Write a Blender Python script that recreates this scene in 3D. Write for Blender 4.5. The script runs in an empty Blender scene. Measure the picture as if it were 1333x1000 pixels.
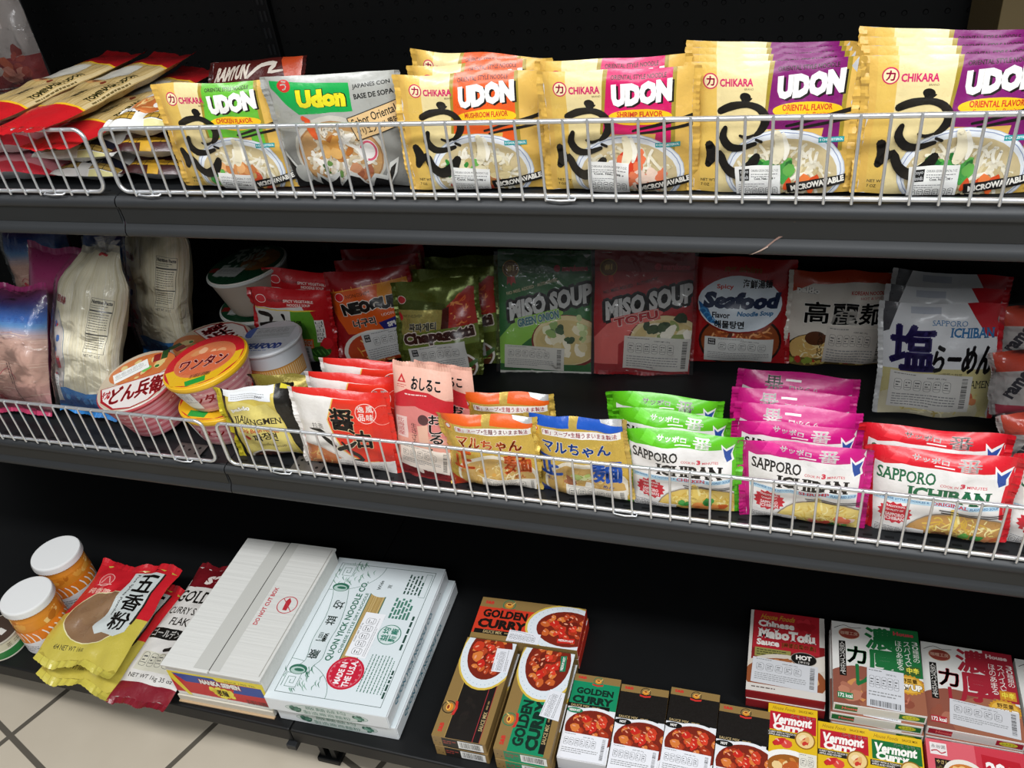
import bpy, bmesh, math, random
from mathutils import Vector, Matrix, noise
from mathutils.geometry import tessellate_polygon

S = bpy.context.scene
COL = S.collection
PI = math.pi

# ---------------------------------------------------------------- camera
cam_d = bpy.data.cameras.new('camera')
cam_d.sensor_fit = 'HORIZONTAL'
cam_d.sensor_width = 36.0
cam_d.lens = 1120.0 / 1333.0 * 36.0
cam_d.clip_start = 0.02
cam = bpy.data.objects.new('camera', cam_d)
COL.objects.link(cam)
_r = ((0.95070888, 0.28731455, -0.11663182), (0.07536005, -0.57893634, -0.81188274), (-0.30078812, 0.76307474, -0.57205196))
cam.matrix_world = Matrix(((_r[0][0], -_r[1][0], -_r[2][0], 0.79010),
                           (_r[0][1], -_r[1][1], -_r[2][1], -0.82848),
                           (_r[0][2], -_r[1][2], -_r[2][2], 0.36969), (0, 0, 0, 1)))
S.camera = cam

# ---------------------------------------------------------------- world, lights, exposure
S.view_settings.view_transform = 'Standard'
S.view_settings.look = 'None'
S.view_settings.gamma = 1.0
S.view_settings.use_curve_mapping = False
S.view_settings.exposure = -0.07
W = bpy.data.worlds.new('store_air')
S.world = W
W.use_nodes = True
W.node_tree.nodes['Background'].inputs['Color'].default_value = (0.93, 0.97, 1.0, 1)
W.node_tree.nodes['Background'].inputs['Strength'].default_value = 0.15


def area(name, loc, sx, sy, power, col, target):
    l = bpy.data.lights.new(name, 'AREA')
    l.shape = 'RECTANGLE'
    l.size, l.size_y = sx, sy
    l.energy = power
    l.color = col
    o = bpy.data.objects.new(name, l)
    o.location = loc
    d = Vector(target) - Vector(loc)
    o.rotation_euler = d.to_track_quat('-Z', 'Y').to_euler()
    COL.objects.link(o)
    return o


# fluorescent ceiling troffers above the aisle (ceiling about 2.9 m over the floor)
area('ceiling_troffer', (0.30, -1.05, 1.85), 3.2, 0.32, 62, (0.98, 0.985, 1.0), (0.30, -0.72, -1.0))
area('ceiling_troffer', (0.9, -2.6, 1.85), 2.6, 0.6, 42, (0.96, 0.98, 1.0), (0.7, -1.2, -1.0))
area('ceiling_troffer', (2.5, -0.95, 1.75), 0.6, 1.2, 42, (0.92, 0.97, 1.0), (0.5, -0.3, -0.8))

ZM = -0.4521      # deck of the middle shelf
ZB = -0.870       # base deck
ZF = -1.020       # floor
YP = 0.445        # back panel
YB = -0.178       # front of base deck


def lin(h):
    if not isinstance(h, str):
        return h
    r = []
    for i in (0, 2, 4):
        c = int(h[i:i + 2], 16) / 255
        r.append(c / 12.92 if c <= 0.04045 else ((c + 0.055) / 1.055) ** 2.4)
    return tuple(r)


# ---------------------------------------------------------------- materials (all node based)
def _new(name):
    m = bpy.data.materials.new(name)
    m.use_nodes = True
    nt = m.node_tree
    return m, nt, nt.nodes['Principled BSDF']


def printed(name, rough, metallic=0.0, coat=0.0, bump=0.0, bscale=90, spec=0.5, fibre=None):
    """ink on film, card or paper: colour comes from the artwork's colour attribute"""
    m, nt, b = _new(name)
    a = nt.nodes.new('ShaderNodeAttribute')
    a.attribute_name = 'Col'
    nt.links.new(a.outputs['Color'], b.inputs['Base Color'])
    b.inputs['Metallic'].default_value = metallic
    b.inputs['Coat Weight'].default_value = coat
    b.inputs['Coat Roughness'].default_value = 0.12
    b.inputs['Specular IOR Level'].default_value = spec
    tc = nt.nodes.new('ShaderNodeTexCoord')
    n = nt.nodes.new('ShaderNodeTexNoise')
    n.inputs['Scale'].default_value = bscale
    n.inputs['Detail'].default_value = 3
    if fibre:
        mp = nt.nodes.new('ShaderNodeMapping')
        mp.inputs['Scale'].default_value = fibre
        nt.links.new(tc.outputs['Object'], mp.inputs['Vector'])
        nt.links.new(mp.outputs['Vector'], n.inputs['Vector'])
    else:
        nt.links.new(tc.outputs['Object'], n.inputs['Vector'])
    mr = nt.nodes.new('ShaderNodeMapRange')
    mr.inputs['To Min'].default_value = max(0.03, rough - 0.08)
    mr.inputs['To Max'].default_value = rough + 0.08
    nt.links.new(n.outputs['Fac'], mr.inputs['Value'])
    nt.links.new(mr.outputs['Result'], b.inputs['Roughness'])
    if bump:
        bp = nt.nodes.new('ShaderNodeBump')
        bp.inputs['Strength'].default_value = bump
        bp.inputs['Distance'].default_value = 0.002
        nt.links.new(n.outputs['Fac'], bp.inputs['Height'])
        nt.links.new(bp.outputs['Normal'], b.inputs['Normal'])
    return m


def plain(name, col, rough, metallic=0.0, var=0.0, scale=40, bump=0.0, spec=0.5, trans=0.0):
    m, nt, b = _new(name)
    c = lin(col)
    tc = nt.nodes.new('ShaderNodeTexCoord')
    n = nt.nodes.new('ShaderNodeTexNoise')
    n.inputs['Scale'].default_value = scale
    n.inputs['Detail'].default_value = 4
    nt.links.new(tc.outputs['Object'], n.inputs['Vector'])
    mx = nt.nodes.new('ShaderNodeMix')
    mx.data_type = 'RGBA'
    mx.inputs['A'].default_value = (*[x * (1 - var) for x in c], 1)
    mx.inputs['B'].default_value = (*[min(1, x * (1 + var)) for x in c], 1)
    nt.links.new(n.outputs['Fac'], mx.inputs['Factor'])
    nt.links.new(mx.outputs['Result'], b.inputs['Base Color'])
    b.inputs['Roughness'].default_value = rough
    b.inputs['Metallic'].default_value = metallic
    b.inputs['Specular IOR Level'].default_value = spec
    b.inputs['Transmission Weight'].default_value = trans
    if bump:
        bp = nt.nodes.new('ShaderNodeBump')
        bp.inputs['Strength'].default_value = bump
        bp.inputs['Distance'].default_value = 0.001
        nt.links.new(n.outputs['Fac'], bp.inputs['Height'])
        nt.links.new(bp.outputs['Normal'], b.inputs['Normal'])
    return m


def clear_film(name, tint=(1, 1, 1), haze=0.03, rough=0.12):
    """thin transparent wrapping: mostly see-through, with glints and a little milkiness"""
    m = bpy.data.materials.new(name)
    m.use_nodes = True
    nt = m.node_tree
    nt.nodes.clear()
    out = nt.nodes.new('ShaderNodeOutputMaterial')
    tr = nt.nodes.new('ShaderNodeBsdfTransparent')
    tr.inputs['Color'].default_value = (*tint, 1)
    gl = nt.nodes.new('ShaderNodeBsdfGlossy')
    gl.inputs['Roughness'].default_value = rough
    df = nt.nodes.new('ShaderNodeBsdfDiffuse')
    df.inputs['Color'].default_value = (0.8, 0.8, 0.8, 1)
    tc = nt.nodes.new('ShaderNodeTexCoord')
    n = nt.nodes.new('ShaderNodeTexNoise')
    n.inputs['Scale'].default_value = 28
    n.inputs['Detail'].default_value = 2
    n.inputs['Distortion'].default_value = 1.5
    nt.links.new(tc.outputs['Object'], n.inputs['Vector'])
    bp = nt.nodes.new('ShaderNodeBump')
    bp.inputs['Strength'].default_value = 0.7
    bp.inputs['Distance'].default_value = 0.006
    nt.links.new(n.outputs['Fac'], bp.inputs['Height'])
    nt.links.new(bp.outputs['Normal'], gl.inputs['Normal'])
    m1 = nt.nodes.new('ShaderNodeMixShader')
    m1.inputs[0].default_value = haze
    nt.links.new(tr.outputs[0], m1.inputs[1])
    nt.links.new(df.outputs[0], m1.inputs[2])
    fr = nt.nodes.new('ShaderNodeFresnel')
    fr.inputs['IOR'].default_value = 1.45
    nt.links.new(bp.outputs['Normal'], fr.inputs['Normal'])
    m2 = nt.nodes.new('ShaderNodeMixShader')
    nt.links.new(fr.outputs[0], m2.inputs[0])
    nt.links.new(m1.outputs[0], m2.inputs[1])
    nt.links.new(gl.outputs[0], m2.inputs[2])
    nt.links.new(m2.outputs[0], out.inputs[0])
    return m


M = {
    'film': printed('printed_film', 0.30, coat=0.25, bump=0.25, bscale=160),
    'matte': printed('printed_matte_film', 0.42, coat=0.1, bump=0.25, bscale=160),
    'foil': printed('metallic_film', 0.26, metallic=0.4, bump=0.3, bscale=120),
    'card': printed('printed_card', 0.42, coat=0.12, bump=0.05, bscale=300),
    'paper': printed('sticker_paper', 0.55, bump=0.05, bscale=400),
    'plastic': printed('moulded_plastic', 0.35, bump=0.03, bscale=60),
    'noodle': printed('noodle_strands', 0.5, bump=0.45, fibre=(420, 420, 14), bscale=1),
    'board': printed('white_corrugated_board', 0.6, bump=0.5, fibre=(4, 150, 150), bscale=1),
    'clear': clear_film('clear_wrap'),
    'haze': clear_film('cloudy_clear_wrap', haze=0.22, rough=0.2),
    'wire': plain('zinc_wire', 'E2E4E6', 0.32, metallic=0.78, var=0.05, scale=60),
    'steel': plain('powder_coat_charcoal', '191B1D', 0.5, var=0.15, scale=25, bump=0.1),
    'channel': plain('grey_vinyl_channel', '2A2C2E', 0.5, var=0.12, scale=12),
    'channel2': plain('dark_vinyl_channel', '1D1F20', 0.45, var=0.12, scale=12),
    'black': plain('black_enamel', '0C0D0E', 0.5, var=0.2, scale=20, spec=0.3),
    'galv': plain('galvanised_plate', '6F6A66', 0.45, metallic=0.6, var=0.2, scale=60),
}


# ---------------------------------------------------------------- mesh building
class MB:
    def __init__(self):
        self.v, self.n, self.c, self.t, self.m = [], [], [], [], []

    def add(self, vs, ns, col, tris, mat=0):
        b = len(self.v)
        self.v += vs
        self.n += ns
        c = (*lin(col), 1.0)
        self.c += [c] * len(vs)
        for t in tris:
            self.t.append(tuple(b + k for k in t))
            self.m.append(mat)

    def build(self, name, mats, parent=None):
        me = bpy.data.meshes.new(name)
        me.from_pydata([tuple(p) for p in self.v], [], self.t)
        at = me.color_attributes.new('Col', 'FLOAT_COLOR', 'POINT')
        at.data.foreach_set('color', [x for c in self.c for x in c])
        me.polygons.foreach_set('use_smooth', [True] * len(me.polygons))
        me.polygons.foreach_set('material_index', self.m)
        for k in mats:
            me.materials.append(M[k] if isinstance(k, str) else k)
        me.normals_split_custom_set_from_vertices([tuple(x) for x in self.n])
        me.update()
        o = bpy.data.objects.new(name, me)
        COL.objects.link(o)
        if parent:
            o.parent = parent
        return o


def flat_add(mb, quads, col, mat=0):
    """quads: lists of corner Vectors, counter-clockwise from outside; flat shaded"""
    for q in quads:
        n = (q[1] - q[0]).cross(q[2] - q[0])
        if n.length < 1e-14:
            continue
        n.normalize()
        mb.add(list(q), [n] * len(q), col, [tuple(range(len(q)))], mat)


def block(mb, lo, hi, col='FFFFFF', mat=0, bev=0.0):
    """an axis aligned block, edges bevelled"""
    bm = bmesh.new()
    bmesh.ops.create_cube(bm, size=1.0)
    for v in bm.verts:
        v.co = Vector([lo[i] + (v.co[i] + 0.5) * (hi[i] - lo[i]) for i in range(3)])
    if bev:
        bmesh.ops.bevel(bm, geom=list(bm.edges), offset=bev, segments=2, affect='EDGES', profile=0.5)
    bm.normal_update()
    for f in bm.faces:
        mb.add([v.co.copy() for v in f.verts], [f.normal.copy()] * len(f.verts), col, [tuple(range(len(f.verts)))], mat)
    bm.free()


def tube(mb, pts, r, seg=8, col='FFFFFF', mat=0, closed=False, caps=True):
    pts = [Vector(p) for p in pts]
    n = len(pts)
    up = None
    rings = []
    for i, p in enumerate(pts):
        if closed:
            d = pts[(i + 1) % n] - pts[i - 1]
        else:
            d = pts[min(i + 1, n - 1)] - pts[max(i - 1, 0)]
        d.normalize()
        if up is None:
            up = d.orthogonal().normalized()
        up = (up - d * up.dot(d)).normalized()
        s = d.cross(up)
        rings.append([(p, up * math.cos(2 * PI * k / seg) + s * math.sin(2 * PI * k / seg)) for k in range(seg)])
    vs = [p + q * (r[i] if isinstance(r, list) else r) for i, R in enumerate(rings) for p, q in R]
    ns = [q for R in rings for p, q in R]
    tris = []
    for i in range(n if closed else n - 1):
        j = (i + 1) % n
        for k in range(seg):
            k2 = (k + 1) % seg
            tris.append((i * seg + k, i * seg + k2, j * seg + k2, j * seg + k))
    if caps and not closed:
        tris.append(tuple(reversed(range(seg))))
        tris.append(tuple((n - 1) * seg + k for k in range(seg)))
    mb.add(vs, ns, col, tris, mat)


def lathe(mb, prof, seg=48, col='FFFFFF', mat=0, colf=None):
    """profile of (r, z) from bottom to top, outside surface"""
    n = len(prof)
    for i in range(n - 1):
        (r0, z0), (r1, z1) = prof[i], prof[i + 1]
        d = Vector((r1 - r0, z1 - z0))
        if d.length < 1e-9:
            continue
        nr, nz = d.y / d.length, -d.x / d.length
        vs, ns, tr = [], [], []
        for k in range(seg):
            a = 2 * PI * k / seg
            c, s = math.cos(a), math.sin(a)
            vs += [Vector((r0 * c, r0 * s, z0)), Vector((r1 * c, r1 * s, z1))]
            nn = Vector((nr * c, nr * s, nz))
            ns += [nn, nn]
        for k in range(seg):
            a, b = 2 * k, 2 * ((k + 1) % seg)
            tr.append((a, b, b + 1, a + 1))
        mb.add(vs, ns, colf(i) if colf else col, tr, mat)


# ---------------------------------------------------------------- artwork: flat shapes in millimetres, y down
_TXT = {}


def glyphs(s, bold=0.0, serif=False):
    k = (s, round(bold, 4), serif)
    if k in _TXT:
        return _TXT[k]
    c = bpy.data.curves.new('lettering', 'FONT')
    c.body = s
    c.resolution_u = 2
    c.offset = bold
    o = bpy.data.objects.new('lettering', c)
    me = bpy.data.meshes.new_from_object(o)
    me.calc_loop_triangles()
    vs = [(v.co.x, -v.co.y) for v in me.vertices]
    ts = [tuple(t.vertices) for t in me.loop_triangles]
    if serif:
        cnt = {}
        for t in ts:
            for a, b in ((t[0], t[1]), (t[1], t[2]), (t[2], t[0])):
                e = (min(a, b), max(a, b))
                cnt[e] = cnt.get(e, 0) + 1
        ys = [p[1] for p in vs]
        y0, y1 = -0.7 if min(ys) < -0.5 else min(ys), 0.0
        for (a, b), q in list(cnt.items()):
            if q != 1:
                continue
            (ax, ay), (bx, by) = vs[a], vs[b]
            if abs(ay - by) > 0.01 or not 0.03 < abs(ax - bx) < 0.26:
                continue
            if abs(ay - y1) > 0.06 + bold and abs(ay + 0.69) > 0.06 + bold:
                continue
            lo, hi = min(ax, bx) - 0.075, max(ax, bx) + 0.075
            hh = 0.07 if ay < -0.4 else -0.07
            k0 = len(vs)
            vs += [(lo, ay), (hi, ay), (hi, ay + hh), (lo, ay + hh)]
            ts += [(k0, k0 + 1, k0 + 2), (k0, k0 + 2, k0 + 3)]
    bpy.data.objects.remove(o)
    bpy.data.curves.remove(c)
    bpy.data.meshes.remove(me)
    if not vs:
        vs = [(0, 0), (0.01, 0), (0, 0.01)]
    xs = [p[0] for p in vs]
    ys = [p[1] for p in vs]
    _TXT[k] = (vs, ts, (min(xs), min(ys), max(xs), max(ys)))
    return _TXT[k]


class Art:
    STEP = 0.00003

    def __init__(self, w, h, mats=('film',)):
        self.w, self.h = float(w), float(h)
        self.items = []          # (verts, tris, colour, mat, layer)
        self.boxes = []
        self.xf = None
        self.mats = list(mats)
        self.mat = 0

    def put(self, vs, ts, col, mat=None):
        if self.xf:
            vs = [self.xf(x, y) for x, y in vs]
        x0, x1 = min(p[0] for p in vs), max(p[0] for p in vs)
        y0, y1 = min(p[1] for p in vs), max(p[1] for p in vs)
        if x1 <= 0 or y1 <= 0 or x0 >= self.w or y0 >= self.h:
            return self
        lay = 1
        for (a, b, c, d, l) in self.boxes:
            if l >= lay and a < x1 and c > x0 and b < y1 and d > y0:
                lay = l + 1
        self.boxes.append((x0, y0, x1, y1, lay))
        self.items.append((vs, ts, col, self.mat if mat is None else mat, lay))
        return self

    def top(self):
        return max([b[4] for b in self.boxes] or [0])

    def turn(self, cx, cy, deg):
        c, s = math.cos(math.radians(deg)), math.sin(math.radians(deg))
        self.xf = lambda x, y: (cx + (x - cx) * c - (y - cy) * s, cy + (x - cx) * s + (y - cy) * c)
        return self

    def straight(self):
        self.xf = None
        return self

    def rect(self, x0, y0, x1, y1, col, mat=None):
        return self.put([(x0, y0), (x1, y0), (x1, y1), (x0, y1)], [(0, 1, 2), (0, 2, 3)], col, mat)

    def poly(self, pts, col, mat=None):
        ts = tessellate_polygon([[Vector((x, y, 0)) for x, y in pts]])
        return self.put(list(pts), [tuple(t) for t in ts], col, mat)

    def ell(self, cx, cy, rx, ry, col, n=28, rot=0, mat=None, a0=0, a1=360):
        c, s = math.cos(math.radians(rot)), math.sin(math.radians(rot))
        pts = []
        m = n if a1 - a0 >= 360 else n + 1
        for k in range(m):
            a = math.radians(a0 + (a1 - a0) * k / n)
            x, y = rx * math.cos(a), ry * math.sin(a)
            pts.append((cx + x * c - y * s, cy + x * s + y * c))
        return self.put(pts, [(0, k, k + 1) for k in range(1, m - 1)], col, mat)

    def ring(self, cx, cy, rx, ry, wd, col, n=32, a0=0, a1=360, rot=0):
        c, s = math.cos(math.radians(rot)), math.sin(math.radians(rot))
        vs, ts = [], []
        for k in range(n + 1):
            a = math.radians(a0 + (a1 - a0) * k / n)
            for q in (0, wd):
                x, y = (rx - q) * math.cos(a), (ry - q) * math.sin(a)
                vs.append((cx + x * c - y * s, cy + x * s + y * c))
        for k in range(n):
            ts += [(2 * k, 2 * k + 1, 2 * k + 3), (2 * k, 2 * k + 3, 2 * k + 2)]
        return self.put(vs, ts, col)

    def frame(self, x0, y0, x1, y1, wd, col):
        vs = [(x0, y0), (x1, y0), (x1, y1), (x0, y1), (x0 + wd, y0 + wd), (x1 - wd, y0 + wd), (x1 - wd, y1 - wd), (x0 + wd, y1 - wd)]
        ts = []
        for k in range(4):
            j = (k + 1) % 4
            ts += [(k, j, 4 + j), (k, 4 + j, 4 + k)]
        return self.put(vs, ts, col)

    def text(self, s, x, y, h, col, w=None, bold=0.0, rot=0, shear=0.0, serif=False, vert=False, arc=0.0, edge=None, al='l'):
        """box top-left x, y; height h; optional width w; edge = (colour, thickness mm)"""
        if vert:
            n = len(s)
            for k, ch in enumerate(s):
                if ch != ' ':
                    self.text(ch, x, y + k * h / n, h / n * 0.92, col, w or h / n * 0.92, bold, edge=edge)
            return self
        cjk = any(ord(ch) > 0x2E7F for ch in s)
        if edge:
            e = edge[1]
            ring = [(e * math.cos(q * PI / 4), e * math.sin(q * PI / 4)) for q in range(8)]
            self._text(s, x, y, h, edge[0], w, 0.0 if cjk else bold, rot, shear, serif, arc, al, ring)
        if cjk and bold > 0.012:
            q = min(bold, 0.06) * h * 0.45 / max(1, 1 if len(s) else 1)
            return self._text(s, x, y, h, col, w, 0.008, rot, shear, serif, arc, al, [(q, 0), (-q, 0), (0, q), (0, -q)])
        return self._text(s, x, y, h, col, w, bold, rot, shear, serif, arc, al, [(0, 0)])

    def _text(self, s, x, y, h, col, w, bold, rot, shear, serif, arc, al, shifts):
        vs, ts, b = glyphs(s, bold, serif)
        sy = h / max(1e-6, b[3] - b[1])
        sx = w / max(1e-6, b[2] - b[0]) if w else sy
        ww = sx * (b[2] - b[0])
        ox = {'l': 0, 'c': -ww / 2, 'r': -ww}[al]
        c, sn = math.cos(math.radians(rot)), math.sin(math.radians(rot))
        out, tri = [], []
        for dx, dy in shifts:
            k = len(out)
            for px, py in vs:
                X = (px - b[0]) * sx + ox
                Y = (py - b[1]) * sy
                X += (h - Y) * shear
                if arc:
                    Y += arc * (1 - ((X - ox) / ww * 2 - 1) ** 2) * -1
                out.append((x + X * c - Y * sn + dx, y + X * sn + Y * c + dy))
            tri += [(p + k, q + k, r + k) for p, q, r in ts]
        return self.put(out, tri, col)

    def stroke(self, pts, wd, col, smooth=3):
        """brush line through pts, wd a number or a list of widths"""
        n = len(pts)
        ws = list(wd) if isinstance(wd, (list, tuple)) else [wd] * n
        P, Wd = [], []
        for i in range(n - 1):
            p0, p1, p2, p3 = pts[max(0, i - 1)], pts[i], pts[i + 1], pts[min(n - 1, i + 2)]
            for k in range(smooth):
                t = k / smooth
                P.append(tuple(0.5 * (2 * p1[q] + (p2[q] - p0[q]) * t + (2 * p0[q] - 5 * p1[q] + 4 * p2[q] - p3[q]) * t * t + (3 * p1[q] - p0[q] - 3 * p2[q] + p3[q]) * t ** 3) for q in (0, 1)))
                Wd.append(ws[i] + (ws[i + 1] - ws[i]) * t)
        P.append(tuple(pts[-1]))
        Wd.append(ws[-1])
        vs, ts = [], []
        for i, (x, y) in enumerate(P):
            a, b = P[max(0, i - 1)], P[min(len(P) - 1, i + 1)]
            dx, dy = b[0] - a[0], b[1] - a[1]
            L = math.hypot(dx, dy) or 1
            vs += [(x - dy / L * Wd[i] / 2, y + dx / L * Wd[i] / 2), (x + dy / L * Wd[i] / 2, y - dx / L * Wd[i] / 2)]
        for i in range(len(P) - 1):
            ts += [(2 * i, 2 * i + 1, 2 * i + 3), (2 * i, 2 * i + 3, 2 * i + 2)]
        for (x, y), q in ((P[0], Wd[0]), (P[-1], Wd[-1])):
            b = len(vs)
            vs += [(x + q / 2 * math.cos(k * PI / 4), y + q / 2 * math.sin(k * PI / 4)) for k in range(8)]
            ts += [(b, b + k, b + k + 1) for k in range(1, 7)]
        return self.put(vs, ts, col)

    def burst(self, cx, cy, r0, r1, n, col, ry=1.0):
        pts = []
        for k in range(2 * n):
            a = PI * k / n
            r = r1 if k % 2 == 0 else r0
            pts.append((cx + r * math.cos(a), cy + r * ry * math.sin(a)))
        return self.put([(cx, cy)] + pts, [(0, 1 + k, 1 + (k + 1) % (2 * n)) for k in range(2 * n)], col)

    def blobs(self, cx, cy, rx, ry, n, cols, size, seed=1, asp=(0.5, 1.0), shine=None):
        """uneven lumps (pieces of food) scattered over an ellipse"""
        r = random.Random(seed)
        for k in range(n):
            a, q = r.uniform(0, 2 * PI), math.sqrt(r.random())
            s = r.uniform(size[0], size[1])
            x, y = cx + math.cos(a) * q * max(0.1, rx - s * 0.8), cy + math.sin(a) * q * max(0.1, ry - s * 0.8)
            ph, e = r.uniform(0, PI), r.uniform(*asp)
            c, sn = math.cos(ph), math.sin(ph)
            pts = []
            for j in range(9):
                t = 2 * PI * j / 9
                rr = s * r.uniform(0.78, 1.1)
                u, v = rr * math.cos(t), rr * math.sin(t) * e
                pts.append((x + u * c - v * sn, y + u * sn + v * c))
            self.put(pts, [(0, j, j + 1) for j in range(1, 8)], r.choice(cols))
            if shine:
                self.ell(x - s * 0.2, y - s * 0.25, s * 0.35, s * 0.14, shine, n=8, rot=math.degrees(ph) / 3)
        return self

    def noodles(self, cx, cy, rx, ry, n, cols, wd=1.6, seed=1):
        r = random.Random(seed)
        for k in range(n):
            a, q = r.uniform(0, 2 * PI), math.sqrt(r.random()) * 0.8
            x, y = cx + math.cos(a) * q * rx, cy + math.sin(a) * q * ry
            d, L, cu = r.uniform(0, 2 * PI), r.uniform(0.25, 0.55) * min(rx, ry), r.uniform(-1.2, 1.2)
            pts = []
            for j in range(4):
                dx, dy = (x - cx) / rx, (y - cy) / ry
                if dx * dx + dy * dy < 0.93:
                    pts.append((x, y))
                x, y = x + math.cos(d) * L / 2, y + math.sin(d) * L / 2
                d += cu * 0.7
            if len(pts) > 1:
                self.stroke(pts, wd, r.choice(cols), smooth=2)
        return self

    def lines(self, x, y, w, n, dy, h, col, seed=1, gap=0.12):
        """rows of print too small to read"""
        r = random.Random(seed)
        for k in range(n):
            vs, ts = [], []
            X = x
            end = x + w * (1 if k < n - 1 else r.uniform(0.5, 0.9))
            while X < end - h:
                L = r.uniform(1.2, 4.5) * h
                e = min(X + L, end)
                b = len(vs)
                yy = y + k * dy
                vs += [(X, yy), (e, yy), (e, yy + h), (X, yy + h)]
                ts += [(b, b + 1, b + 2), (b, b + 2, b + 3)]
                X = e + h * 0.7
            if vs:
                self.put(vs, ts, col)
        return self

    def barcode(self, x, y, w, h, col='1A1A1A', seed=3, vert=False):
        r = random.Random(seed)
        vs, ts = [], []
        q, L = 0.0, (h if vert else w)
        while q < L:
            t = r.choice((0.35, 0.35, 0.7, 1.0)) * L / 34
            b = len(vs)
            vs += [(x, y + q), (x + w, y + q), (x + w, y + q + t), (x, y + q + t)] if vert else [(x + q, y), (x + q + t, y), (x + q + t, y + h), (x + q, y + h)]
            ts += [(b, b + 1, b + 2), (b, b + 2, b + 3)]
            q += t + r.choice((0.4, 0.7, 0.9)) * L / 34
        return self.put(vs, ts, col)

    def batteries(self, x, y, w, h, n, col='4A4A4A', wd=0.4):
        """row of rounded nutrition symbols"""
        g = w / n
        for k in range(n):
            a, b = x + k * g + g * 0.1, x + (k + 1) * g - g * 0.1
            r = min(b - a, h) * 0.3
            P = []
            for (px, py, s0) in ((b - r, y + r, -90), (b - r, y + h - r, 0), (a + r, y + h - r, 90), (a + r, y + r, 180)):
                P += [(px + r * math.cos(math.radians(s0 + t)), py + r * math.sin(math.radians(s0 + t))) for t in (0, 45, 90)]
            vs, ts = [], []
            mx, my = (a + b) / 2, y + h / 2
            for px, py in P:
                vs += [(px, py), (px + (mx - px) * 2 * wd / (b - a), py + (my - py) * 2 * wd / h)]
            m = len(P)
            for i in range(m):
                j = (i + 1) % m
                ts += [(2 * i, 2 * i + 1, 2 * j + 1), (2 * i, 2 * j + 1, 2 * j)]
            self.put(vs, ts, col)
            self.lines(a + g * 0.16, y + h * 0.25, (b - a) * 0.62, 2, h * 0.25, h * 0.09, col, seed=k)
            self.rect(a + g * 0.06, y + h * 0.72, b - g * 0.06, y + h * 0.76, col)
        return self


def sticker(w, h, x, y, sw, sh, rot=0, n=5, bar=None, logo=False, net='CONT. NET. 110 g', paper='EDEDE8', rows=3, top=True, seed=1, bats=True):
    """white import sticker on a w x h panel: net content, nutrition symbols, small print, bar code"""
    A = Art(w, h, ('paper',))
    A.turn(x, y, rot)
    A.rect(x, y, x + sw, y + sh, paper)
    X, Wd = x + sw * 0.05, sw * 0.9
    if bar == 'r':
        Wd = sw * 0.78
        A.barcode(x + sw * 0.88, y + sh * 0.08, sw * 0.07, sh * 0.82, vert=True, seed=seed)
    if bar == 'b':
        A.barcode(x + sw * 0.1, y + sh * 0.82, sw * 0.8, sh * 0.14, seed=seed)
    if logo:
        A.rect(X, y + sh * 0.07, X + sw * 0.11, y + sh * 0.32, '222222')
        A.text('toyo', X + sw * 0.015, y + sh * 0.1, sh * 0.08, 'F0F0F0', sw * 0.08)
        A.text('foods', X + sw * 0.015, y + sh * 0.2, sh * 0.08, 'F0F0F0', sw * 0.08)
    if top:
        A.lines(X + (sw * 0.15 if logo else 0), y + sh * 0.05, Wd * 0.6, 1, 1, sh * 0.02, '666666', seed)
        A.text(net, X + Wd * 0.52, y + sh * 0.1, sh * 0.05, '333333', Wd * 0.3, bold=0.02)
    if bats:
        A.batteries(X + (sw * 0.14 if logo else 0), y + sh * 0.2, Wd * (0.8 if logo else 0.92), sh * 0.3, n)
    A.lines(X, y + sh * 0.6, Wd, rows, sh * 0.075, sh * 0.028, '8A8A8A', seed + 4)
    return A


# ---------------------------------------------------------------- surfaces that carry artwork
def _split(poly, f):
    neg, pos = [], []
    n = len(poly)
    for i in range(n):
        a, b = poly[i], poly[(i + 1) % n]
        fa, fb = f(a), f(b)
        if fa <= 0:
            neg.append(a)
        if fa >= 0:
            pos.append(a)
        if fa * fb < 0:
            t = fa / (fa - fb)
            q = (a[0] + (b[0] - a[0]) * t, a[1] + (b[1] - a[1]) * t)
            neg.append(q)
            pos.append(q)
    return neg, pos


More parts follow.
